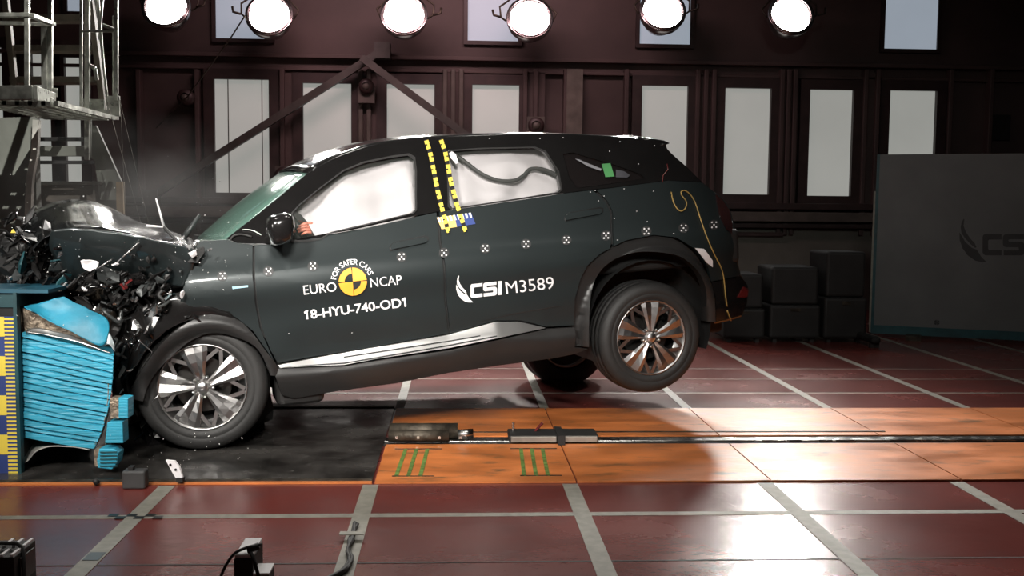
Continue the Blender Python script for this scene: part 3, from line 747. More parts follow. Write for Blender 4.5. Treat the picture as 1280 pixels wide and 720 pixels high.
# crash dummy: upper body, with the hand seen in the window
dm = thing('crash_dummy', 'seated crash test dummy with one reddish hand raised below the airbag', 'dummy')
dm.matrix_world = CM
hd = cs(376, 288, .16)
def skinned(name, pts, edges, rad, m, root=0):
    me = bpy.data.meshes.new(name); me.from_pydata([tuple(Vector(p) - OFF) for p in pts], edges, [])
    o = link(name, me, m, dm); md = o.modifiers.new('skin', 'SKIN')
    for i, sv in enumerate(me.skin_vertices[0].data):
        sv.radius = (rad[i], rad[i]); sv.use_root = (i == root)
    md.use_smooth_shade = True; sb = o.modifiers.new('sub', 'SUBSURF'); sb.levels = 2; sb.render_levels = 2
    return o
P = []; E = []; RD_ = []
def jn(p, r, prev=None):
    P.append(Vector(p)); RD_.append(r)
    if prev is not None: E.append((prev, len(P) - 1))
    return len(P) - 1
sx = 1.12; sd = .48
pel = jn((sx - .1, sd, .42), .13); ch_ = jn((sx - .08, sd, .70), .14, pel); nk = jn((sx - .1, sd, .86), .055, ch_)
for side in (-1, 1):
    sh = jn((sx - .1, sd + side * .17, .78), .06, ch_)
    el = jn((sx - .3, sd + side * .24, .62), .045, sh)
    tgt = hd + Vector((.13, .0, -.01)) if side < 0 else hd + Vector((.13, .42, -.02))
    wr = jn(tgt, .028, el)
    pm = jn(tgt + Vector((-.07, 0, .012)), .030, wr)
hdn = jn((sx - .12, sd, .93), .05, nk); hdt = jn((sx - .13, sd, 1.03), .085, hdn); jn((sx - .12, sd, 1.09), .06, hdt)
skinned('body', P, E, RD_, skin_m)
for side in (0, 1):
    b0 = hd + Vector((.06, .42 * side, .002))
    for k in range(5):
        zz = .028 - k * .016 if k < 4 else .03
        L = (.07, .08, .076, .06, .05)[k]
        if k < 4: pts = [b0 + Vector((.0, -.01, zz)), b0 + Vector((-L * .45, -.02, zz + .008)), b0 + Vector((-L * .8, -.012, zz + .0)), b0 + Vector((-L, .005, zz - .008))]
        else: pts = [b0 + Vector((.02, -.015, .02)), b0 + Vector((.0, -.035, .035)), b0 + Vector((-.028, -.03, .042))]
        skinned('finger', pts, [(i, i + 1) for i in range(len(pts) - 1)], [.0095, .0095, .0085, .0065][:len(pts)], skin_m)
# --- mirror
mc = cp(350, 286, -.13)
def rbox(mb, c, h, n=2.6, seg=16, f=None):
    vs = []; fs = []
    for i in range(seg + 1):
        th = -pi / 2 + pi * i / seg
        for j in range(2 * seg):
            ph = 2 * pi * j / (2 * seg)
            def pw(x): return math.copysign(abs(x) ** (2 / n), x)
            p = Vector((pw(cos(th)) * pw(cos(ph)) * h[0], pw(cos(th)) * pw(sin(ph)) * h[1], pw(sin(th)) * h[2]))
            if f: p = f(p)
            vs.append(c + p)
    for i in range(seg):
        for j in range(2 * seg):
            fs.append((i * 2 * seg + j, i * 2 * seg + (j + 1) % (2 * seg), (i + 1) * 2 * seg + (j + 1) % (2 * seg), (i + 1) * 2 * seg + j))
    return mb.add(vs, fs)
mir = rbox(CMB(), mc, (.075, .11, .083), 3.5, 16, lambda p: Vector((p.x * (1.0 - .15 * (p.z < 0)), p.y, p.z + p.x * .15))).build('door_mirror', gloss_blk, car, True)
CMB().bar(cs(345, 303, .0), mc + Vector((0, .03, -.07)), .07, .03).build('mirror_arm', gloss_blk, mir, bevel=.01)
rbox(CMB(), Vector((mc.x, CW - mc.y, mc.z)), (.075, .11, .083), 3.5).build('door_mirror', gloss_blk, car, True)
# --- handles
HF = [(488, 309), (489.5, 305.5), (494, 303), (530, 296.5), (534, 297.5), (534.5, 301), (531, 303.5), (494, 311), (489.5, 312)]
panel('door_handle', [HF], paint, -.014, .014, .03, 0)
panel('handle_gap', [ring(HF, .07, .3)], blk_vinyl, -.002, .003, .1, 0)
HR = [(x + 218.5, y - 36.5 + (x - 510) * .02) for x, y in HF]
panel('door_handle', [HR], paint, -.012, .012, .03, 0)
panel('handle_gap', [ring(HR, .06, .25)], blk_vinyl, -.002, .003, .1, 0)
panel('side_badge', [[(290, 358.5), (310, 356.5), (310, 359), (291, 361.5)]], mat('badge_blue', (.35, .55, .65), .3, metal=.5), -.004, .004, .05, 0, both=False)
panel('side_reflector', [[(869, 310), (880, 311), (891, 326), (891, 334), (883, 328)]], white, -.012, .006, .05, 0, both=False)
panel('green_sticker', [[(752, 205), (763, 204), (768, 220.5), (757, 221.5)]], green_v, -.004, .002, .05, 0, both=False)
panel('painted_reflection', [[(719, 198.5), (723, 199), (752, 211), (751, 213.5), (735, 208)]], mat('pale_glint', (.25, .25, .27), .3), -.003, .002, .05, 0, both=False)  # light reflection on the quarter glass, painted as a pale streak
panel('painted_reflection', [[(770, 212), (780, 214), (788, 219), (784, 222), (770, 221.5)]], mat('dark_glint', (.07, .07, .08), .3), -.003, .002, .05, 0, both=False)  # dimmer rear end of the same painted reflection
# --- target stickers
def disc_pts(px, py, r, n=12): return [(px + r * cos(2 * pi * k / n), py + r * sin(2 * pi * k / n)) for k in range(n)]
for (x, y) in [(278, 345), (335.5, 339), (391, 332.5), (502, 321), (555, 316), (606.5, 310.5), (657.5, 305), (708, 300), (757.5, 294.5), (808, 289), (854.5, 285), (892.5, 281)]:
    o = panel('target_sticker', [disc_pts(x, y, 6.4, 20)], mat('sticker_black', (.03, .03, .03), .5), -.003, .002, .2, 0, both=False)
    d_ = CMB()
    for (dx, dy) in ((0, 0), (-2.6, -3), (2.8, -3.2), (-2.6, 3.2), (2.8, 2.8)):
        q = [cs(x + dx * .98 + 1.12 * cos(2 * pi * k / 10), y + dy + 1.12 * sin(2 * pi * k / 10), -.005) for k in range(10)]
        d_.add(q, [tuple(range(10))])
    d_.build('target_dots', white, o)
# small white marks
mk = CMB()
for (x, y) in [(738, 240), (744, 238), (755, 245), (780, 236), (817, 239), (748, 251), (796, 264), (768, 273), (809, 277), (772, 300), (842, 292), (775, 177), (818, 182), (762, 189), (798, 205), (612, 173), (675, 173), (704, 172), (361, 417), (440, 416)]:
    q = [cs(x + 1.1 * cos(k * 2.1 + x), y + .8 * sin(k * 2.1 + x), -.004) for k in range(3)]
    mk.add(q, [(0, 1, 2)])
mk.build('chalk_marks', white, car)['kind'] = 'stuff'
# --- measuring tape strips over the pillar
def strip_tape(P, w=5.2):
    pl = [Vector((a, b, 0)) for a, b in P]
    L = sum((pl[i + 1] - pl[i]).length for i in range(len(pl) - 1))
    def at(s):
        for i in range(len(pl) - 1):
            l = (pl[i + 1] - pl[i]).length
            if s <= l or i == len(pl) - 2:
                d = (pl[i + 1] - pl[i]) / l; return pl[i] + d * s, Vector((-d.y, d.x, 0)), d
            s -= l
    out = [];
    for (p) in P: out.append(p)
    left = []; right = []; n = 20
    for k in range(n + 1):
        c, nn, d = at(L * k / n); left.append((c.x + nn.x * w * .5, c.y + nn.y * w * .5)); right.append((c.x - nn.x * w * .5, c.y - nn.y * w * .5))
    o = panel('check_tape', [left + right[::-1]], blk_vinyl, -.009, .002, .06, 0, both=False)
    ys = CMB(); s = 1.0; k = 0
    while s + 4.6 < L:
        c, nn, d = at(s + 2.3); sq = [c + nn * a * 2.7 + d * b * 2.4 for a, b in ((-1, -1), (1, -1), (1, 1), (-1, 1))]
        ys.add([cs(q.x, q.y, -.0125) for q in sq], [(0, 1, 2, 3)])
        if k % 2 == 0:
            c, nn, d = at(s + 5.6); sg = 1 if k % 4 else -1; c2 = c + nn * sg * .9
            ys.add([cs((c2 + nn * a * 1.3 + d * b * 1.0).x, (c2 + nn * a * 1.3 + d * b * 1.0).y, -.0125) for a, b in ((-1, -1), (1, -1), (1, 1), (-1, 1))], [(0, 1, 2, 3)])
        s += 6.6 if k % 2 == 0 else 9.4; k += 1
    ys.build('yellow_checks', yellow, o)
# ruler sticker beneath
YB_ = [(546, 272), (568, 269), (571, 283.5), (552, 286.5)]
panel('ruler_sticker', [YB_], mat('ruler_yellow', (.78, .52, .16), .5), -.004, .002, .1, 0, both=False)
panel('ruler_sticker', [[(568, 269), (589, 266), (594.5, 280), (571, 283.5)]], blue_v, -.004, .002, .1, 0, both=False)
tk = CMB()
for i in range(9):
    x = 546.5 + i * 4.9; y = 271.8 - i * .72
    tk.add([cs(a, b, -.0065) for a, b in ((x, y), (x + 2.6, y - .4), (x + 4.6, y + 6), (x + 2.2, y + 6.4))], [(0, 1, 2, 3)])
tk.build('ruler_ticks', white, car)
strip_tape([(532.5, 174.5), (538, 192), (543, 217), (547.5, 240), (553, 262), (561, 291.5)])
strip_tape([(551, 174), (556.5, 190), (559.5, 205), (564, 229), (571, 255), (582, 289)])

# --- lettering
def text_mesh(s, bold=0.0):
    cu = bpy.data.curves.new('lettering', 'FONT'); cu.body = s; cu.size = 1; cu.offset = bold; cu.resolution_u = 4
    o = bpy.data.objects.new('lettering', cu); COL.objects.link(o)
    bpy.context.view_layer.update()
    me = bpy.data.meshes.new_from_object(o.evaluated_get(bpy.context.evaluated_depsgraph_get()))
    vs = [v.co.copy() for v in me.vertices]; fs = [tuple(p.vertices) for p in me.polygons]
    bpy.data.objects.remove(o); bpy.data.curves.remove(cu); bpy.data.meshes.remove(me)
    x0 = min(v.x for v in vs); x1 = max(v.x for v in vs); y1 = max(v.y for v in vs); y0 = 0
    return [((v.x - x0) / (x1 - x0), v.y / y1) for v in vs], fs
def text_car(s, a, b, hpx, name, bold=0.0, m=white, lean=0.0):
    vs, fs = text_mesh(s, bold); A = Vector((*a, 0)); B = Vector((*b, 0)); ax = B - A
    upx = Vector((ax.y, -ax.x, 0)).normalized() * hpx
    if upx.y > 0: upx = -upx
    upx += Vector((lean, 0, 0))
    mb = CMB(); mb.add([cs(*(A + ax * x + upx * y).xy, -.0045) for x, y in vs], fs)
    return mb.build(name, m, car)
text_car('EURO', (380, 368.5), (421, 364.0), 11.6, 'lettering', .0)
text_car('NCAP', (463.5, 359.3), (502.8, 355.2), 11.6, 'lettering', .0)
text_car('18-HYU-740-OD1', (383.2, 399.0), (508, 383), 11.2, 'lettering', .018)
fl = CMB()
for (x, y) in ((383.4, 388.2), (505.4, 372.4)):
    fl.add([cs(a, b, -.0045) for a, b in ((x, y - .6), (x + 2.0, y - .2), (x + 1.2, y + 2.2), (x - 3.0, y + 3.9), (x - 3.4, y + 1.7))], [(0, 4, 3, 2, 1)])
fl.build('lettering', white, car)
text_car('M3589', (633, 367.3), (693, 360.6), 15, 'lettering', .0)
# arc text
vs, fs = text_mesh('FOR SAFER CARS', .008)
cx, cy, r1, r2 = 441.0, 352.0, 21.5, 28.3
mb = CMB(); q = []
a0, a1 = radians(173), radians(21)
for x, y in vs:
    a = a0 + (a1 - a0) * x; r = r1 + (r2 - r1) * y
    q.append(cs(cx + r * cos(a) * .98, cy - r * sin(a), -.0045))
mb.add(q, fs); mb.build('lettering', white, car)
# roundel
rd = CMB(); rd.add([cs(x, y, -.004) for x, y in disc_pts(cx, cy, 18.7, 48)], [tuple(range(48))]); rdo = rd.build('roundel', blk_vinyl, car)
def sector(r0, r1, a0, a1, n=12):
    o_ = [(cx + r1 * cos(a0 + (a1 - a0) * k / n), cy - r1 * sin(a0 + (a1 - a0) * k / n)) for k in range(n + 1)]
    i_ = [(cx + r0 * cos(a0 + (a1 - a0) * k / n), cy - r0 * sin(a0 + (a1 - a0) * k / n)) for k in range(n + 1)]
    return o_ + i_[::-1]
rd = CMB(); g = .02; tilt_ = radians(5)
for k in range(4):
    lo, hi = k * pi / 2 + tilt_, (k + 1) * pi / 2 + tilt_
    inner = 10.2 if k in (1, 3) else .6
    P_ = sector(inner, 17.6, lo + .035, hi - .035); q = [cs(x, y, -.0065) for x, y in P_]; n = 13
    rd.add(q, [(i, i + 1, 2 * n - 2 - i, 2 * n - 1 - i) for i in range(n - 1)])
rd.build('roundel_yellow', orange_y, rdo)
# company logo on the rear door
mb = CMB()
for i, P_ in enumerate(LOGO):
    q2 = []
    for x, y in P_:
        y = y - (x - 362) * .108
        q2.append((540 + x / 7.53, 330 + y / 7.53))
    poly_faces(mb, [cs(a, b, -.0045) for a, b in q2], q2)
mb.build('logo', white, car)
# yellow lead on the rear quarter
for P_ in ([(839, 240), (841, 250), (845, 259), (851, 264), (857, 260), (858, 252), (852, 244), (852, 239), (858, 239), (865, 246), (870, 256), (876, 275), (885, 300), (894, 320), (902, 336), (905, 350), (907, 370), (909, 383)], [(909, 388), (914, 401)]):
    pts = catmull([tuple(cs(x, y, -.008)) for x, y in P_], 3)
    CMB().tube(pts, .0042, 6).build('sensor_wire', wire_y, car, True)
mb = CMB(); mb.tube([tuple(cs(x, y, -.005)) for x, y in [(834, 205), (835, 212), (829, 219), (828, 228)]], .003, 6); mb.build('sensor_wire', redlens, car, True)

# --- wheels
def wheel(cu, cd, cv, steer=0, spin=0, camber=0):
    wh = MB().lathe([(.19, .05), (.222, .02), (.229, -.006), (.236, -.008), (.237, .004), (.226, .03), (.215, .20), (.20, .21), (.19, .05)], 64).build('wheel', alloy, car, True)
    wh.location = Vector((cu, cd, cv)) - OFF
    wh.rotation_euler = (camber, 0, steer)
    ty = MB().lathe([(.226, .02), (.234, .0), (.246, -.012), (.275, -.022), (.278, -.019), (.282, -.022), (.31, -.020), (.332, -.008), (.344, .012), (.351, .035), (.345, .037), (.345, .045), (.352, .047), (.3545, .085), (.346, .087), (.346, .099), (.3545, .101), (.3545, .135), (.346, .137), (.346, .149), (.3545, .151), (.351, .19), (.335, .225), (.29, .235), (.24, .215), (.226, .2)], 96).build('tyre', rubber, wh, True)
    MB().lathe([(.001, .09), (.15, .09), (.152, .1), (.001, .105)], 40).build('brake_disc', mat('disc_iron', (.10, .095, .09), .35, metal=.9), wh)
    MB().lathe([(.001, .16), (.215, .16), (.22, .17)], 40).build('wheel_back', dark_hole, wh)
    for k in range(5):
        a = spin + 2 * pi * k / 5 + pi / 2
        sp_ = MB()
        def Pp(r, off, y): return Vector((r * cos(a) - off * sin(a), y, r * sin(a) + off * cos(a)))
        rows = [(.040, .020, .004), (.085, .033, -.002), (.14, .052, -.006), (.19, .068, -.004), (.224, .076, .002)]
        vs = []
        for r, hw, y in rows:
            vs += [Pp(r, -hw, y + .035), Pp(r, -hw, y + .006), Pp(r, -hw * .62, y - .003), Pp(r, 0, y + .008), Pp(r, hw * .62, y - .003), Pp(r, hw, y + .006), Pp(r, hw, y + .035)]
        fs = []
        for i in range(4):
            for j in range(6): fs.append((i * 7 + j, i * 7 + j + 1, (i + 1) * 7 + j + 1, (i + 1) * 7 + j))
        fs.append(tuple(range(7))); fs.append(tuple(range(28, 35)))
        sp_.add(vs, fs)
        sp_.build('spoke', alloy, wh)
        for sg in (-1, 1):
            br = MB(); s0 = Pp(.135, sg * .035, .006); ang = a + sg * radians(34); e = Vector((.223 * cos(ang), .006, .223 * sin(ang)))
            br.bar(s0, e, .020, .011, (0, 1, 0))
            br.build('spoke_branch', alloy, wh)
        an = a + pi / 5
        MB().lathe([(.001, -.012), (.007, -.012), (.009, .0), (.009, .02)], 10, 'y', (.056 * cos(an), .002, .056 * sin(an))).build('lug_nut', chrome, wh, True)
    MB().lathe([(.001, -.014), (.024, -.012), (.031, -.004), (.033, .01), (.05, .016), (.05, .03)], 32).build('hub_cap', chrome, wh, True)
    return wh
WB = (R - F).length
wf = cp(253.2, 484, .02); wr_ = cp(814, 422, .035)
wheel(wf.x, .02, wf.z, radians(-6), radians(8), 0)
wheel(wr_.x, .035, wr_.z, 0, radians(-4))
def far_wheel(cu, cv):
    w_ = wheel(cu, CW - .035, cv, pi, 0)
pfar = cp(704, 424, CW - .15)
far_wheel(pfar.x, pfar.z)
far_wheel(0, 0)
# axle parts under the car
CMB().tube([(WB, .25, 0), (WB, CW - .25, pfar.z)], .05, 12).build('rear_axle', dark_eq, car, True)
mb = CMB(); mb.box((.35, .02, -.17), (.62, .3, .2)); mb.build('arch_liner_block', plastic, car, bevel=.04)

# --- crushed front: hood, buckled fender, wreckage
def patch(name, rows, m, amp=.02, fr=6, sub=5, parent=car, seed=0, thick=.004):
    R_ = [catmull([tuple(cp(*p)) for p in r], sub) for r in rows]
    cols = list(zip(*R_)); G = [catmull([tuple(p) for p in c], sub) for c in cols]
    nu = len(G); nv = len(G[0]); vs = []
    for i in range(nu):
        for j in range(nv):
            p = G[i][j]; q = p * fr + Vector((seed, seed * 2, 0))
            n1 = noise.noise(q); n2 = abs(noise.noise(q * 2.1 + Vector((5, 5, 5))))
            vs.append(p + Vector((noise.noise(q + Vector((9, 0, 0))) * amp, n1 * amp, (n2 * 1.6 - .3) * amp)))
    mb = CMB(); mb.add(vs, [(i * nv + j, i * nv + j + 1, (i + 1) * nv + j + 1, (i + 1) * nv + j) for i in range(nu - 1) for j in range(nv - 1)])
    o = mb.build(name, m, parent, True)
    so = o.modifiers.new('s', 'SOLIDIFY'); so.thickness = thick
    return o
hood = patch('hood', [
    [(30, 280, 1.5), (40, 268, 1.55), (82, 254, 1.6), (130, 259, 1.6), (170, 277, 1.6), (205, 288, 1.6), (238, 300, 1.6)],
    [(28, 275, .95), (45, 262, .95), (84, 250, .95), (130, 257, .95), (168, 276, .95), (205, 286, .95), (240, 300, .95)],
    [(32, 295, .4), (48, 283, .4), (84, 268, .4), (128, 272, .4), (165, 284, .4), (205, 291, .4), (243, 303, .4)],
    [(40, 312, .02), (55, 298, .02), (78, 288, .0), (112, 284, .0), (150, 290, .0), (200, 302, .0), (246, 313, .0)]], mat('hood_paint', (.010, .011, .0115), .13, spec=.28), .010, 4)
patch('buckled_fender', [
    [(66, 288, .0), (112, 286, -.02), (150, 291, -.04), (195, 301, -.05), (246, 312, -.03)],
    [(62, 308, .04), (105, 310, .0), (150, 312, -.02), (195, 318, -.02), (244, 325, -.03)],
    [(70, 330, .10), (105, 340, .08), (150, 336, .05), (190, 338, .04), (240, 340, -.01)],
    [(74, 350, .18), (108, 360, .16), (150, 352, .14), (185, 355, .12), (230, 358, .02)]], paint, .010, 5, seed=3)
patch('crushed_bumper', [
    [(60, 345, .16), (95, 353, .06), (140, 345, .02), (175, 338, .04)],
    [(70, 356, .14), (100, 366, .02), (142, 358, .0), (180, 350, .03)],
    [(85, 366, .2), (110, 376, .12), (145, 372, .1), (185, 364, .1)]], gloss_blk, .03, 9, seed=5)
patch('wheel_arch_skin', [
    [(150, 400, .1), (180, 385, .02), (215, 372, -.02), (250, 376, -.03), (285, 388, -.03)],
    [(150, 440, .1), (172, 425, .02), (205, 398, -.03), (245, 386, -.04), (290, 394, -.04)],
    [(150, 480, .1), (170, 455, .0), (200, 420, -.03), (240, 399, -.04), (295, 399, -.035)]], gloss_blk, .012, 8, seed=8)
rnd = random.Random(3)
def blob(name, c, h, m, amp=.05, fr=5, seed=0, parent=car):
    def f(p):
        q = (p + c) * fr + Vector((seed, 0, 0)); l = p.length
        return p * (1 + noise.noise(q) * amp / max(.05, l) + abs(noise.noise(q * 2.7)) * amp / max(.05, l))
    return rbox(CMB(), c, h, 4, 12, f).build(name, m, parent, False)
for i, (px, py, d, h) in enumerate([(120, 335, .55, (.33, .3, .15)), (60, 325, .9, (.32, .45, .15)), (190, 350, .9, (.3, .6, .2)), (20, 330, .9, (.3, .5, .12)), (185, 400, .6, (.14, .35, .25)), (175, 460, .75, (.16, .4, .3)),
                                    (170, 520, .8, (.12, .35, .15)), (215, 380, .5, (.15, .3, .15)), (130, 375, .35, (.2, .2, .08)), (262, 483, .62, (.35, .2, .3))]):
    blob('engine_mass', cp(px, py, d), h, dark_hole if i % 2 else gloss_blk, .05, 7, i)
def shard(name, c, s, m, parent=car, n=6, flat=.12, kind=None):
    nx = Vector((rnd.gauss(0, 1), rnd.gauss(0, 1), rnd.gauss(0, 1))).normalized(); a = nx.orthogonal().normalized(); b = nx.cross(a)
    vs = []; st = rnd.choice((.12, .2, .35, .6, .9))
    for k in range(n):
        t = 2 * pi * k / n + rnd.uniform(-.3, .3); r = s * rnd.uniform(.45, 1.1)
        vs.append(c + a * r * cos(t) + b * r * sin(t) * st + nx * s * flat * rnd.uniform(-1, 1))
    th = nx * .004
    mb = CMB() if parent else MB()
    vs2 = [v + th for v in vs] + [c + th + nx * s * .2]; vs1 = [v - th for v in vs] + [c - th + nx * s * .2]
    fs = [(k, (k + 1) % n, n) for k in range(n)] + [(n + 1 + (k + 1) % n, n + 1 + k, 2 * n + 1) for k in range(n)] + [(k, n + 1 + k, n + 1 + (k + 1) % n, (k + 1) % n) for k in range(n)]
    mb.add(vs2 + vs1, fs); return mb.build(name, m, parent)
silver = mat('torn_silver', (.5, .5, .5), .25, metal=.9)
dkgrey = mat('torn_grey', (.06, .065, .065), .35, metal=.3)
pool = [gloss_blk] * 9 + [dkgrey] * 4 + [plastic] * 12 + [silver] * 1 + [teal] * 1
zones = [((0, 232), (300, 372), 95, .1, .9), ((150, 236), (330, 440), 60, -.02, .5), ((130, 190), (400, 470), 30, .02, .5), ((150, 200), (470, 560), 22, .15, .6), ((0, 80), (300, 365), 40, .1, 1.2), ((0, 92), (288, 360), 90, -.02, .35), ((5, 80), (268, 300), 25, .3, 1.2), ((95, 215), (345, 385), 50, -.03, .1), ((220, 250), (300, 400), 12, -.02, .02)]
small = ((95, 238), (316, 392))
for _ in range(80):
    px, py = rnd.uniform(*small[0]), rnd.uniform(*small[1])
    if px > 215 and py > 350: continue
    if py < 335 and rnd.random() < .6: continue
    shard('torn_bracket', cp(px, py, rnd.uniform(-.09, .02)), rnd.uniform(.01, .035), rnd.choice([gloss_blk, gloss_blk, dkgrey, plastic, plastic, plastic, plastic, plastic, dkgrey, silver]))
for (xr, yr, n, d0, d1) in zones:
    for _ in range(n):
        px, py, d = rnd.uniform(*xr), rnd.uniform(*yr), rnd.uniform(d0, d1)
        if 75 < px < 225 and py < 345: d = max(d, .12)
        shard('torn_bracket' if rnd.random() < .5 else 'torn_panel', cp(px, py, d), rnd.uniform(.02, .085), rnd.choice(pool))
for _ in range(70):
    px, py, d = rnd.uniform(5, 235), rnd.uniform(330, 450), rnd.uniform(-.04, .4)
    if py > 390: px = rnd.uniform(140, 215)
    p = cp(px, py, d); pts = [p]
    for k in range(4): pts.append(pts[-1] + Vector((rnd.uniform(-1, 1), rnd.uniform(-.5, .5), rnd.uniform(-1, 1))) * .06)
    CMB().tube(catmull([tuple(q) for q in pts], 4), rnd.choice((.003, .004, .007, .010)), 7).build('hose', rnd.choice((rubber, gloss_blk, dkgrey, silver)), car, True)
# identifiable pieces
def rod(name, a, b, d, r, m, t=None):
    return CMB().tube([cp(*a, d), cp(*b, d)], r, 8, t).build(name, m, car, True)
rod('wiper_blade', (195, 248), (205, 284), .3, .008, white, [.5, 1])
rod('wiper_arm', (204, 283), (237, 318), .2, .009, rubber)
rod('wiper_arm', (250, 268), (226, 302), .6, .02, dkgrey, [.4, 1])
rod('hood_rod', (174, 303), (146, 328), -.06, .005, silver)
rod('hood_rod', (140, 324), (120, 337), -.06, .004, silver)
rod('torn_strip', (183, 282), (204, 284), .1, .006, white)
o = patch('torn_label', [[(101, 326, -.07), (112, 325, -.07), (124, 327, -.07)], [(103, 333, -.07), (112, 331, -.06), (122, 333, -.07)], [(108, 338, -.07), (113, 339, -.07), (120, 336, -.07)]], white, .006, 30)
for (x, y, s, m) in ((155, 358, .03, redlens), (163, 352, .035, redlens), (110, 357, .03, silver), (106, 362, .025, white), (75, 318, .02, silver), (191, 390, .04, silver), (183, 412, .045, silver), (205, 380, .05, dkgrey), (162, 463, .03, silver), (213, 365, .014, white), (207, 372, .02, silver), (20, 345, .04, dkgrey), (12, 350, .035, silver), (45, 385, .02, silver),
                     (145, 330, .025, white), (150, 341, .02, silver), (228, 368, .03, white), (152, 489, .03, silver), (194, 498, .03, silver), (240, 318, .03, white), (262, 312, .02, silver), (228, 298, .02, silver), (148, 398, .015, white), (143, 380, .02, silver), (100, 300, .012, silver), (245, 305, .03, silver), (170, 375, .02, silver)):
    shard('torn_trim', cp(x, y, -.08), s, m)
tr_ = CMB(); c = cp(16, 289, .0); 
q = [cp(13, 291, -.05), cp(20, 291, -.05), cp(16, 286, -.05)]; tr_.add(q + [v + Vector((0, .004, 0)) for v in q], [(0, 1, 2), (3, 5, 4), (0, 3, 4, 1), (1, 4, 5, 2), (2, 5, 3, 0)]); tr_.build('warning_label', yellow, car)
# scuttle clips at the A pillar
CMB().tube(catmull([tuple(cs(x, y, -.01)) for x, y in ((288, 300), (292, 295), (302, 293), (315, 296))], 4), .006, 7).build('scuttle_seal', rubber, car, True)
CMB().tube(catmull([tuple(cs(x, y, -.012)) for x, y in ((303, 287), (315, 288), (327, 294))], 4), .0035, 7).build('scuttle_seal', chrome, car, True)

# ------------------------------------------------------------------ deformable barrier
BY = 5.25
bt = thing('deformable_barrier', 'crushed pale blue honeycomb barrier block against the car front', 'barrier', aty(80, 590, BY))
rb = random.Random(11)
NL = 17
def LB(s):   # left edge
    return 28 - 8 * s + (2 if s > .9 else 0), 415 + 131 * s
def RBd(s):
    x = 142 - 3 * s - 22 * s ** 2.6; return x, 444 + 118 * s
SB = [0]
for i in range(NL): SB.append(SB[-1] + rb.uniform(.6, 1.4))
SB = [q / SB[-1] for q in SB]
for i in range(NL):
    s0, s1 = SB[i], SB[i + 1] - .0025
    (lx, ly), (rx, ry) = LB(s0), RBd(s0); (lx1, ly1), (rx1, ry1) = LB(s1), RBd(s1)
    if i == 6: s1 -= .012
    n = 10; vs = []; j0 = rb.uniform(-.006, .006)
    ph = rb.uniform(0, 6)
    for k in range(n + 1):
        t = k / n; sag = 3.0 * sin(pi * t) * (s0 - .3)
        w_ = .35 * sin(t * 9 + ph) 
        yy = BY + j0 + .005 * sin(t * 6 + ph)
        T = (lx + (rx - lx) * t, ly + (ry - ly) * t + sag + w_); B = (lx1 + (rx1 - lx1) * t, ly1 + (ry1 - ly1) * t + sag + .35 * sin(t * 8 + ph + 1))
        a = aty(*T, yy); b = aty(*B, yy)
        bk = Vector((-.36 * t, 1.0, 0)); vs += [a + Vector((0, .012, 0)), a * .85 + b * .15 + Vector((0, -.002, 0)), b * .85 + a * .15 + Vector((0, -.004, 0)), b + Vector((0, .012, 0)), b + bk, a + bk]
    fs = []
    for k in range(n):
        for j in range(6): fs.append((k * 6 + j, k * 6 + (j + 1) % 6, (k + 1) * 6 + (j + 1) % 6, (k + 1) * 6 + j))
    fs.append(tuple(range(6))); fs.append(tuple(range(n * 6, n * 6 + 6)))
    loc_mb(bt).add(vs, fs).build('honeycomb_layer', blueh, bt)
def bpatch(name, rows, m, amp, fr=9, sub=5, thick=.004, parent=bt, seed=0):
    R_ = [catmull([tuple(aty(p[0], p[1], p[2])) for p in r], sub) for r in rows]
    G = [catmull([tuple(p) for p in c], sub) for c in zip(*R_)]; nv = len(G[0]); vs = []
    for c in G:
        for p in c: q = p * fr + Vector((seed, 0, 0)); vs.append(p + Vector((noise.noise(q) * amp, noise.noise(q + Vector((7, 7, 7))) * amp, noise.noise(q * 1.7) * amp)))
    mb = loc_mb(parent); mb.add(vs, [(i * nv + j, i * nv + j + 1, (i + 1) * nv + j + 1, (i + 1) * nv + j) for i in range(len(G) - 1) for j in range(nv - 1)])
    o = mb.build(name, m, parent, True); so = o.modifiers.new('s', 'SOLIDIFY'); so.thickness = thick; return o
bpatch('top_sheet', [[(30, 383, BY - .04), (48, 379, BY), (66, 374, BY), (79, 370, BY + .02)],
                     [(32, 384, BY - .05), (62, 394, BY - .03), (92, 388, BY), (106, 384, BY + .03)],
                     [(34, 385, BY - .06), (75, 404, BY - .05), (112, 400, BY - .02), (132, 397, BY + .03)],
                     [(36, 386, BY - .06), (84, 412, BY - .06), (126, 432, BY - .05), (137, 414, BY + .0)]], blue_sheet, .005, 14, sub=6)
bpatch('alloy_skin', [[(32, 417, BY - .01), (38, 410, BY), (60, 412, BY), (90, 420, BY), (110, 432, BY)],
                      [(32, 414, BY - .02), (60, 419, BY - .02), (90, 426, BY - .02), (115, 433, BY - .02), (140, 441, BY - .02)]], alu, .004)
bpatch('torn_corner', [[(129, 420, BY - .02), (136, 416, BY), (142, 428, BY)], [(129, 432, BY - .02), (136, 430, BY - .03), (143, 440, BY)]], mat('pale_film', (.6, .68, .7), .3), .006, seed=4)
loc_mb(bt).box(tuple(aty(24, 440, BY + .1)), (aty(120, 400, BY + .1).x, BY + .95, aty(60, 396, BY + .1).z)).build('core', alu_brown, bt)
bpatch('core_face', [[(25, 386, BY + .05), (32, 386, BY + .02), (60, 398, BY + .02), (90, 412, BY + .02), (120, 430, BY + .02)], [(26, 425, BY + .05), (38, 414, BY + .02), (60, 414, BY + .02), (90, 424, BY + .02), (120, 440, BY + .02)]], alu_brown, .004)
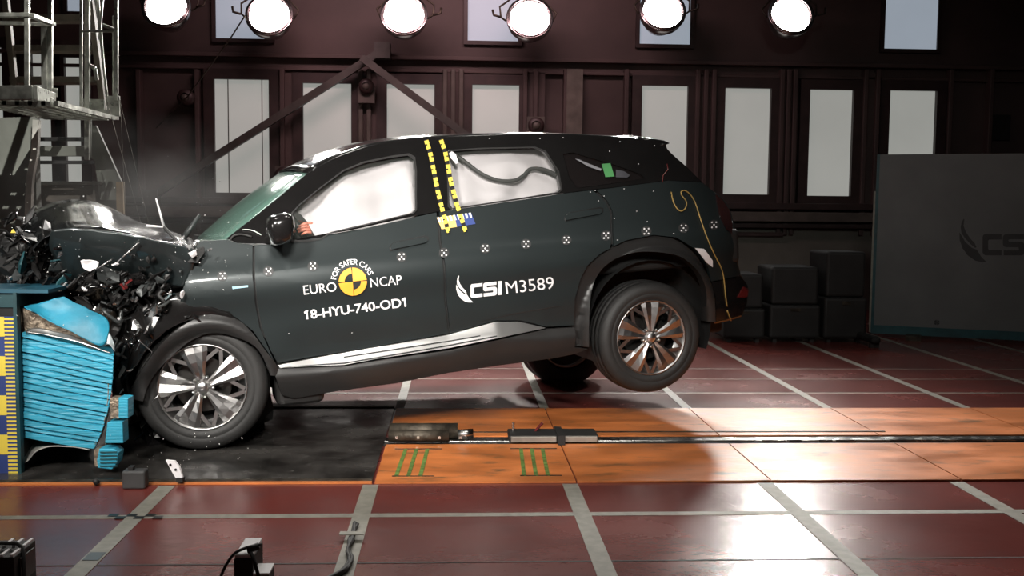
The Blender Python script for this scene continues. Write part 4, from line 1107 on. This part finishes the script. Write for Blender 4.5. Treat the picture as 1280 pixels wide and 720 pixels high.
bpatch('back_skin', [[(22, 542, BY - .0), (24, 566, BY), (27, 577, BY), (34, 576, BY), (45, 564, BY), (62, 558, BY), (90, 558, BY), (112, 562, BY)],
                     [(27, 542, BY + .2), (32, 544, BY + .2), (37, 546, BY + .2), (43, 548, BY + .2), (52, 551, BY + .2), (66, 553, BY + .2), (90, 554, BY + .2), (112, 556, BY + .2)]], mat('pale_skin', (.42, .41, .38), .45), .002)
bpatch('edge_skin', [[(136, 478, BY - .0), (135, 500, BY), (131, 525, BY), (124, 545, BY), (119, 556, BY)], [(139, 470, BY + .15), (138, 500, BY + .15), (134, 525, BY + .15), (127, 545, BY + .15), (121, 556, BY + .15)]], alu_brown, .002)
# ruler plate and frame
def pbox(t, x0, x1, y0, y1, Y0, Y1):
    a = aty(x0, y1, Y0); b = aty(x1, y0, Y0); ym_ = (y0 + y1) / 2
    return loc_mb(t).box((aty(x0, ym_, Y0).x, Y0, a.z), (aty(x1, ym_, Y0).x, Y1, b.z))
rl = thing('ruler_board', 'upright measuring board with yellow and blue blocks at the left edge', 'ruler', aty(8, 593, BY - .06))
pbox(rl, -30, 20.5, 396, 592, BY - .05, BY - .03).build('board', blue_v, rl)
def rbx(x0, x1, y0, y1):
    Y = BY - .053; return loc_mb(rl).box((aty(x0, 494, Y).x, Y, aty(x0, y1, Y).z), (aty(x1, 494, Y).x, BY - .05, aty(x0, y0, Y).z))
for i in range(8):
    y0 = 396 + i * 24.6
    if i % 2 == 0: rbx(-30, 7.6, y0, y0 + 24.6).build('yellow_block', yellow, rl)
for i in range(40):
    y0 = 397.5 + i * 4.92
    rbx(7.6, 19.5, y0, y0 + 2.5).build('tick_mark', yellow, rl)
fr_ = bt
pbox(fr_, 19, 23.5, 366, 592, BY - .06, BY - .02).build('frame_post', teal, fr_)
pbox(fr_, -40, 19, 364, 384, BY - .03, BY + .3).build('frame_beam', teal, fr_)
pbox(fr_, -40, 19, 384, 396, BY - .02, BY + .3).build('frame_slot', dark_hole, fr_)
pbox(fr_, -40, 60, 362, 366, BY - .05, BY + .35).build('cap_plate', mat('cap_blue', (.012, .08, .12), .5), fr_)
pbox(fr_, 22, 62, 366, 384, BY + .15, BY + .5).build('inner_plate', mat('deep_blue', (.015, .05, .09), .4), fr_)
pbox(fr_, -60, 24, 384, 592, BY + .0, BY + 1.0).build('backing_block', dark_hole, fr_)

# honeycomb fragments
def frag(px, py, poly, lb, layers):
    c = aty(px, py, BY - .05); t = thing('honeycomb_fragment', lb, 'fragment', c, 'blue honeycomb fragments')
    P_ = [aty(a, b, BY - .08) for a, b in poly]; n = len(P_)
    loc_mb(t).add(P_ + [p + Vector((0, .09, 0)) for p in P_], [tuple(range(n)), tuple(range(2 * n - 1, n - 1, -1))] + [(i, (i + 1) % n, n + (i + 1) % n, n + i) for i in range(n)]).build('block', blueh, t, bevel=.004)
    ys = [b for a, b in poly]; xs = [a for a, b in poly]
    if layers:
        mb = loc_mb(t)
        for k in range(1, layers):
            y = min(ys) + (max(ys) - min(ys)) * k / layers
            q = aty(min(xs) + 4, y, BY - .085); q2 = aty(max(xs) - 1.5, y - .3, BY - .085); mb.bar(q, q2, .006, .002, (0, 1, 0))
        mb.build('layer_edges', teal, t)
    return t
f1 = frag(133, 572, [(124, 561), (143, 561), (148, 566), (146, 579), (140, 587), (122, 585), (121, 575)], 'six-sided blue honeycomb fragment, lowest below the barrier corner', 6)
pbox(f1, 118, 125, 562, 583, BY - .075, BY - .0).build('torn_side', alu_brown, f1)
frag(144, 541, [(134, 528), (153, 527), (154, 554), (131, 554)], 'plain square blue honeycomb fragment, middle of the falling pieces', 0)
f3 = frag(154, 511, [(148, 497), (160, 498), (160, 523), (148, 523)], 'small blue fragment with frayed tan side beside the front tyre', 0)
pbox(f3, 138, 148.5, 498, 523, BY - .06, BY + .02).build('torn_side', alu_brown, f3)
# flying pieces
def flat_piece(name, poly, Y, m, label, cat, th=.012):
    P_ = [aty(a, b, Y) for a, b in poly]; n = len(P_); c = sum(P_, Vector()) / n
    t = thing(name, label, cat, c)
    loc_mb(t).add(P_ + [p + Vector((.003, th, 0)) for p in P_], [tuple(range(n)), tuple(range(2 * n - 1, n - 1, -1))] + [(i, (i + 1) % n, n + (i + 1) % n, n + i) for i in range(n)]).build('shell', m, t)
    return t
t = flat_piece('plastic_shard', [(207, 575), (218, 576), (224, 584), (228, 597), (220, 598), (215, 590)], 5.0, white, 'white curved plastic shard with dark dots falling in front of the tyre', 'shard')
for (x, y) in ((213, 581), (219.5, 587)):
    loc_mb(t).lathe([(.001, -.004), (.006, -.004), (.006, .002)], 10, 'y', aty(x, y, 5.0)).build('hole', blk_vinyl, t)
loc_mb(t).box(tuple(aty(220, 603, 4.99)), (aty(229, 600, 5).x, 5.03, aty(229, 597, 5).z)).build('clip', dark_eq, t)
t = thing('rubber_block', 'dark rubber block dropping over the red floor under the wheel', 'block', aty(166, 600, 4.95))
pbox(t, 152, 181, 589, 612, 4.93, 5.0).build('body', mat('grey_rubber', (.045, .045, .045), .5), t, bevel=.01)
pbox(t, 160, 166, 584, 590, 4.94, 4.98).build('stud', dark_eq, t)
t = thing('bolt_fragment', 'small dark bolt falling left of the rubber block', 'fragment', aty(120, 602, 5.0))
loc_mb(t).tube([aty(118, 599, 5), aty(122, 605, 5)], .014, 10).build('shank', dark_eq, t, True)
# cloud of tiny splinters: uncountable
rs = random.Random(5); mbw = MB(); 
for i in range(300):
    if i < 180: px, py = rs.gauss(120, 75), rs.gauss(330, 60)
    elif i < 240: px, py = rs.uniform(90, 330), rs.uniform(540, 600)
    else: px, py = rs.gauss(255, 25), rs.gauss(310, 30)
    if px < 0 or px > 330 or (py > 400 and py < 540 and px > 170): continue
    c = aty(px, max(60, py), rs.uniform(5.0, 5.35) if i < 240 else 5.4)
    if c.z < .05: continue
    s = rs.choice((.0012, .0016, .0022, .0035))
    v = [c + Vector((rs.uniform(-1, 1), rs.uniform(-1, 1), rs.uniform(-1, 1))) * s * 1.3 for _ in range(4)]
    mbw.add(v, [(0, 1, 2), (0, 3, 1), (1, 3, 2), (2, 3, 0)])
tag(mbw.build('glass_splinters', mat('splinter', (.7, .7, .68), .2)), 'spray of tiny pale glass splinters around the crushed front', 'debris', kind='stuff')

# ------------------------------------------------------------------ foreground lamp boxes and cable
t = thing('floor_camera_box', 'tall black box with plain white top and loose cable, bottom of the view', 'box', (aty(304, 720, 3.2).x, 3.2, 0))
a = aty(292, 694, 3.19); b = aty(316, 694, 3.19); zt = a.z; hk = Vector((aty(330, 673, 3.34).x, 0, 0))
back = 3.19 + .17; sh = .0
loc_mb(t).box((a.x, 3.19, 0), (b.x, back, zt - .012)).build('body', dark_eq, t, bevel=.004)
loc_mb(t).box((a.x + .002, 3.195, zt - .012), (b.x - .002, back, zt)).build('top_plate', white, t, bevel=.003)
loc_mb(t).box((b.x, 3.19, 0), (b.x + .05, 3.28, zt - .065)).build('side_unit', dark_eq, t)
loc_mb(t).box((b.x, 3.19, zt - .065), (b.x + .05, 3.28, zt - .058)).build('side_plate', white, t)
pts = catmull([(b.x + .01, 3.26, zt + .01), ((a.x + b.x) / 2, 3.22, zt + .012), (a.x - .01, 3.2, zt - .01), (a.x - .045, 3.18, zt - .09), (a.x - .06, 3.15, zt - .25)], 6)
loc_mb(t).tube(pts, .005, 8).build('cable', rubber, t, True)
pts = catmull([(b.x - .01, 3.2, zt + .01), (b.x + .01, 3.17, zt - .02), (b.x + .035, 3.16, zt - .12), (b.x + .04, 3.15, zt - .25)], 6)
loc_mb(t).tube(pts, .006, 8).build('cable', rubber, t, True)
loc_mb(t).tube([(b.x - .02, 3.2, zt + .012), (b.x + .015, 3.21, zt + .022)], .012, 8).build('plug', rubber, t, True)
t = thing('floor_lamp_box', 'black box with white-striped top in the lower left corner', 'box', (aty(5, 720, 3.2).x, 3.3, 0))
pb = aty(43, 672, 3.6); zt = pb.z; x1 = pb.x + .004; x0 = x1 - .22
loc_mb(t).box((x0, 3.42, 0), (x1, 3.6, zt - .008)).build('body', dark_eq, t, bevel=.004)
for xx in (x1 - .014, x1 - .046, x1 - .078):
    loc_mb(t).box((xx, 3.425, zt - .008), (xx + .010, 3.49, zt)).build('white_stripe', white, t)
    loc_mb(t).box((xx, 3.52, zt - .008), (xx + .010, 3.595, zt)).build('white_stripe', white, t)
loc_mb(t).box((x1, 3.46, zt - .11), (x1 + .006, 3.58, zt - .025)).build('side_plate', plastic, t, bevel=.003)
loc_mb(t).box((x1 - .02, 3.4, zt - .135), (x1 + .03, 3.56, zt - .128)).build('base_plate', white, t)
pts = catmull([(x0 + .05, 3.5, zt + .012), (x1 - .06, 3.505, zt + .012), (x1 - .01, 3.5, zt + .004), (x1 + .012, 3.47, zt - .05), (x1 + .02, 3.44, zt - .13), (x1 + .02, 3.42, .02)], 6)
loc_mb(t).tube(pts, .007, 8).build('cable', rubber, t, True)
mb = MB(); rc = random.Random(2)
base = [(443, 655), (441, 668), (439, 676), (434, 690), (437, 700), (430, 712), (412, 724), (390, 735)]
for j in range(4):
    pts = catmull([tuple(atz(x + rc.uniform(-2, 2), y, .012) + Vector((rc.uniform(-.008, .008), 0, rc.uniform(0, .01)))) for x, y in base], 5)
    mb.tube(pts, .007, 7)
tag(mb.build('cable_bundle', rubber, smooth=True), 'black cable bundle taped along the pale floor line', 'cable')
tp = MB(); c = atz(440, 675); tp.box((c.x - .05, c.y - .02, .026), (c.x + .05, c.y + .02, .03)); tag(tp.build('cable_tape', tape_m), 'grey tape patch holding the cable bundle to the floor', 'tape')

# ------------------------------------------------------------------ light smoke above the crushed hood
sm = bpy.data.materials.new('smoke'); sm.use_nodes = True; nt = sm.node_tree; nt.nodes.clear()
out = nt.nodes.new('ShaderNodeOutputMaterial'); vs_ = nt.nodes.new('ShaderNodeVolumePrincipled'); vs_.inputs['Color'].default_value = (.8, .8, .8, 1)
tc = nt.nodes.new('ShaderNodeTexCoord'); nz = nt.nodes.new('ShaderNodeTexNoise'); nz.inputs['Scale'].default_value = 2.4; nz.inputs['Detail'].default_value = 4
nt.links.new(tc.outputs['Object'], nz.inputs['Vector'])
ln = nt.nodes.new('ShaderNodeVectorMath'); ln.operation = 'LENGTH'; nt.links.new(tc.outputs['Object'], ln.inputs[0])
fo = nt.nodes.new('ShaderNodeMapRange'); fo.inputs['From Min'].default_value = 0; fo.inputs['From Max'].default_value = 1.0; fo.inputs['To Min'].default_value = 1; fo.inputs['To Max'].default_value = 0
nt.links.new(ln.outputs['Value'], fo.inputs[0])
nr = nt.nodes.new('ShaderNodeMapRange'); nr.inputs['From Min'].default_value = .38; nr.inputs['From Max'].default_value = .7; nr.inputs['To Min'].default_value = 0; nr.inputs['To Max'].default_value = .33
nt.links.new(nz.outputs['Fac'], nr.inputs[0])
mu = nt.nodes.new('ShaderNodeMath'); mu.operation = 'MULTIPLY'; nt.links.new(fo.outputs[0], mu.inputs[0]); nt.links.new(nr.outputs[0], mu.inputs[1])
nt.links.new(mu.outputs[0], vs_.inputs['Density']); nt.links.new(vs_.outputs[0], out.inputs['Volume'])
mb = MB(); rbox(mb, Vector((0, 0, 0)), (1, 1, 1), 2, 12)
so = mb.build('smoke', sm); so.location = aty(170, 258, 6.5); so.scale = (.95, .7, .6)
tag(so, 'thin grey smoke drifting above the crushed hood', 'smoke', kind='stuff')
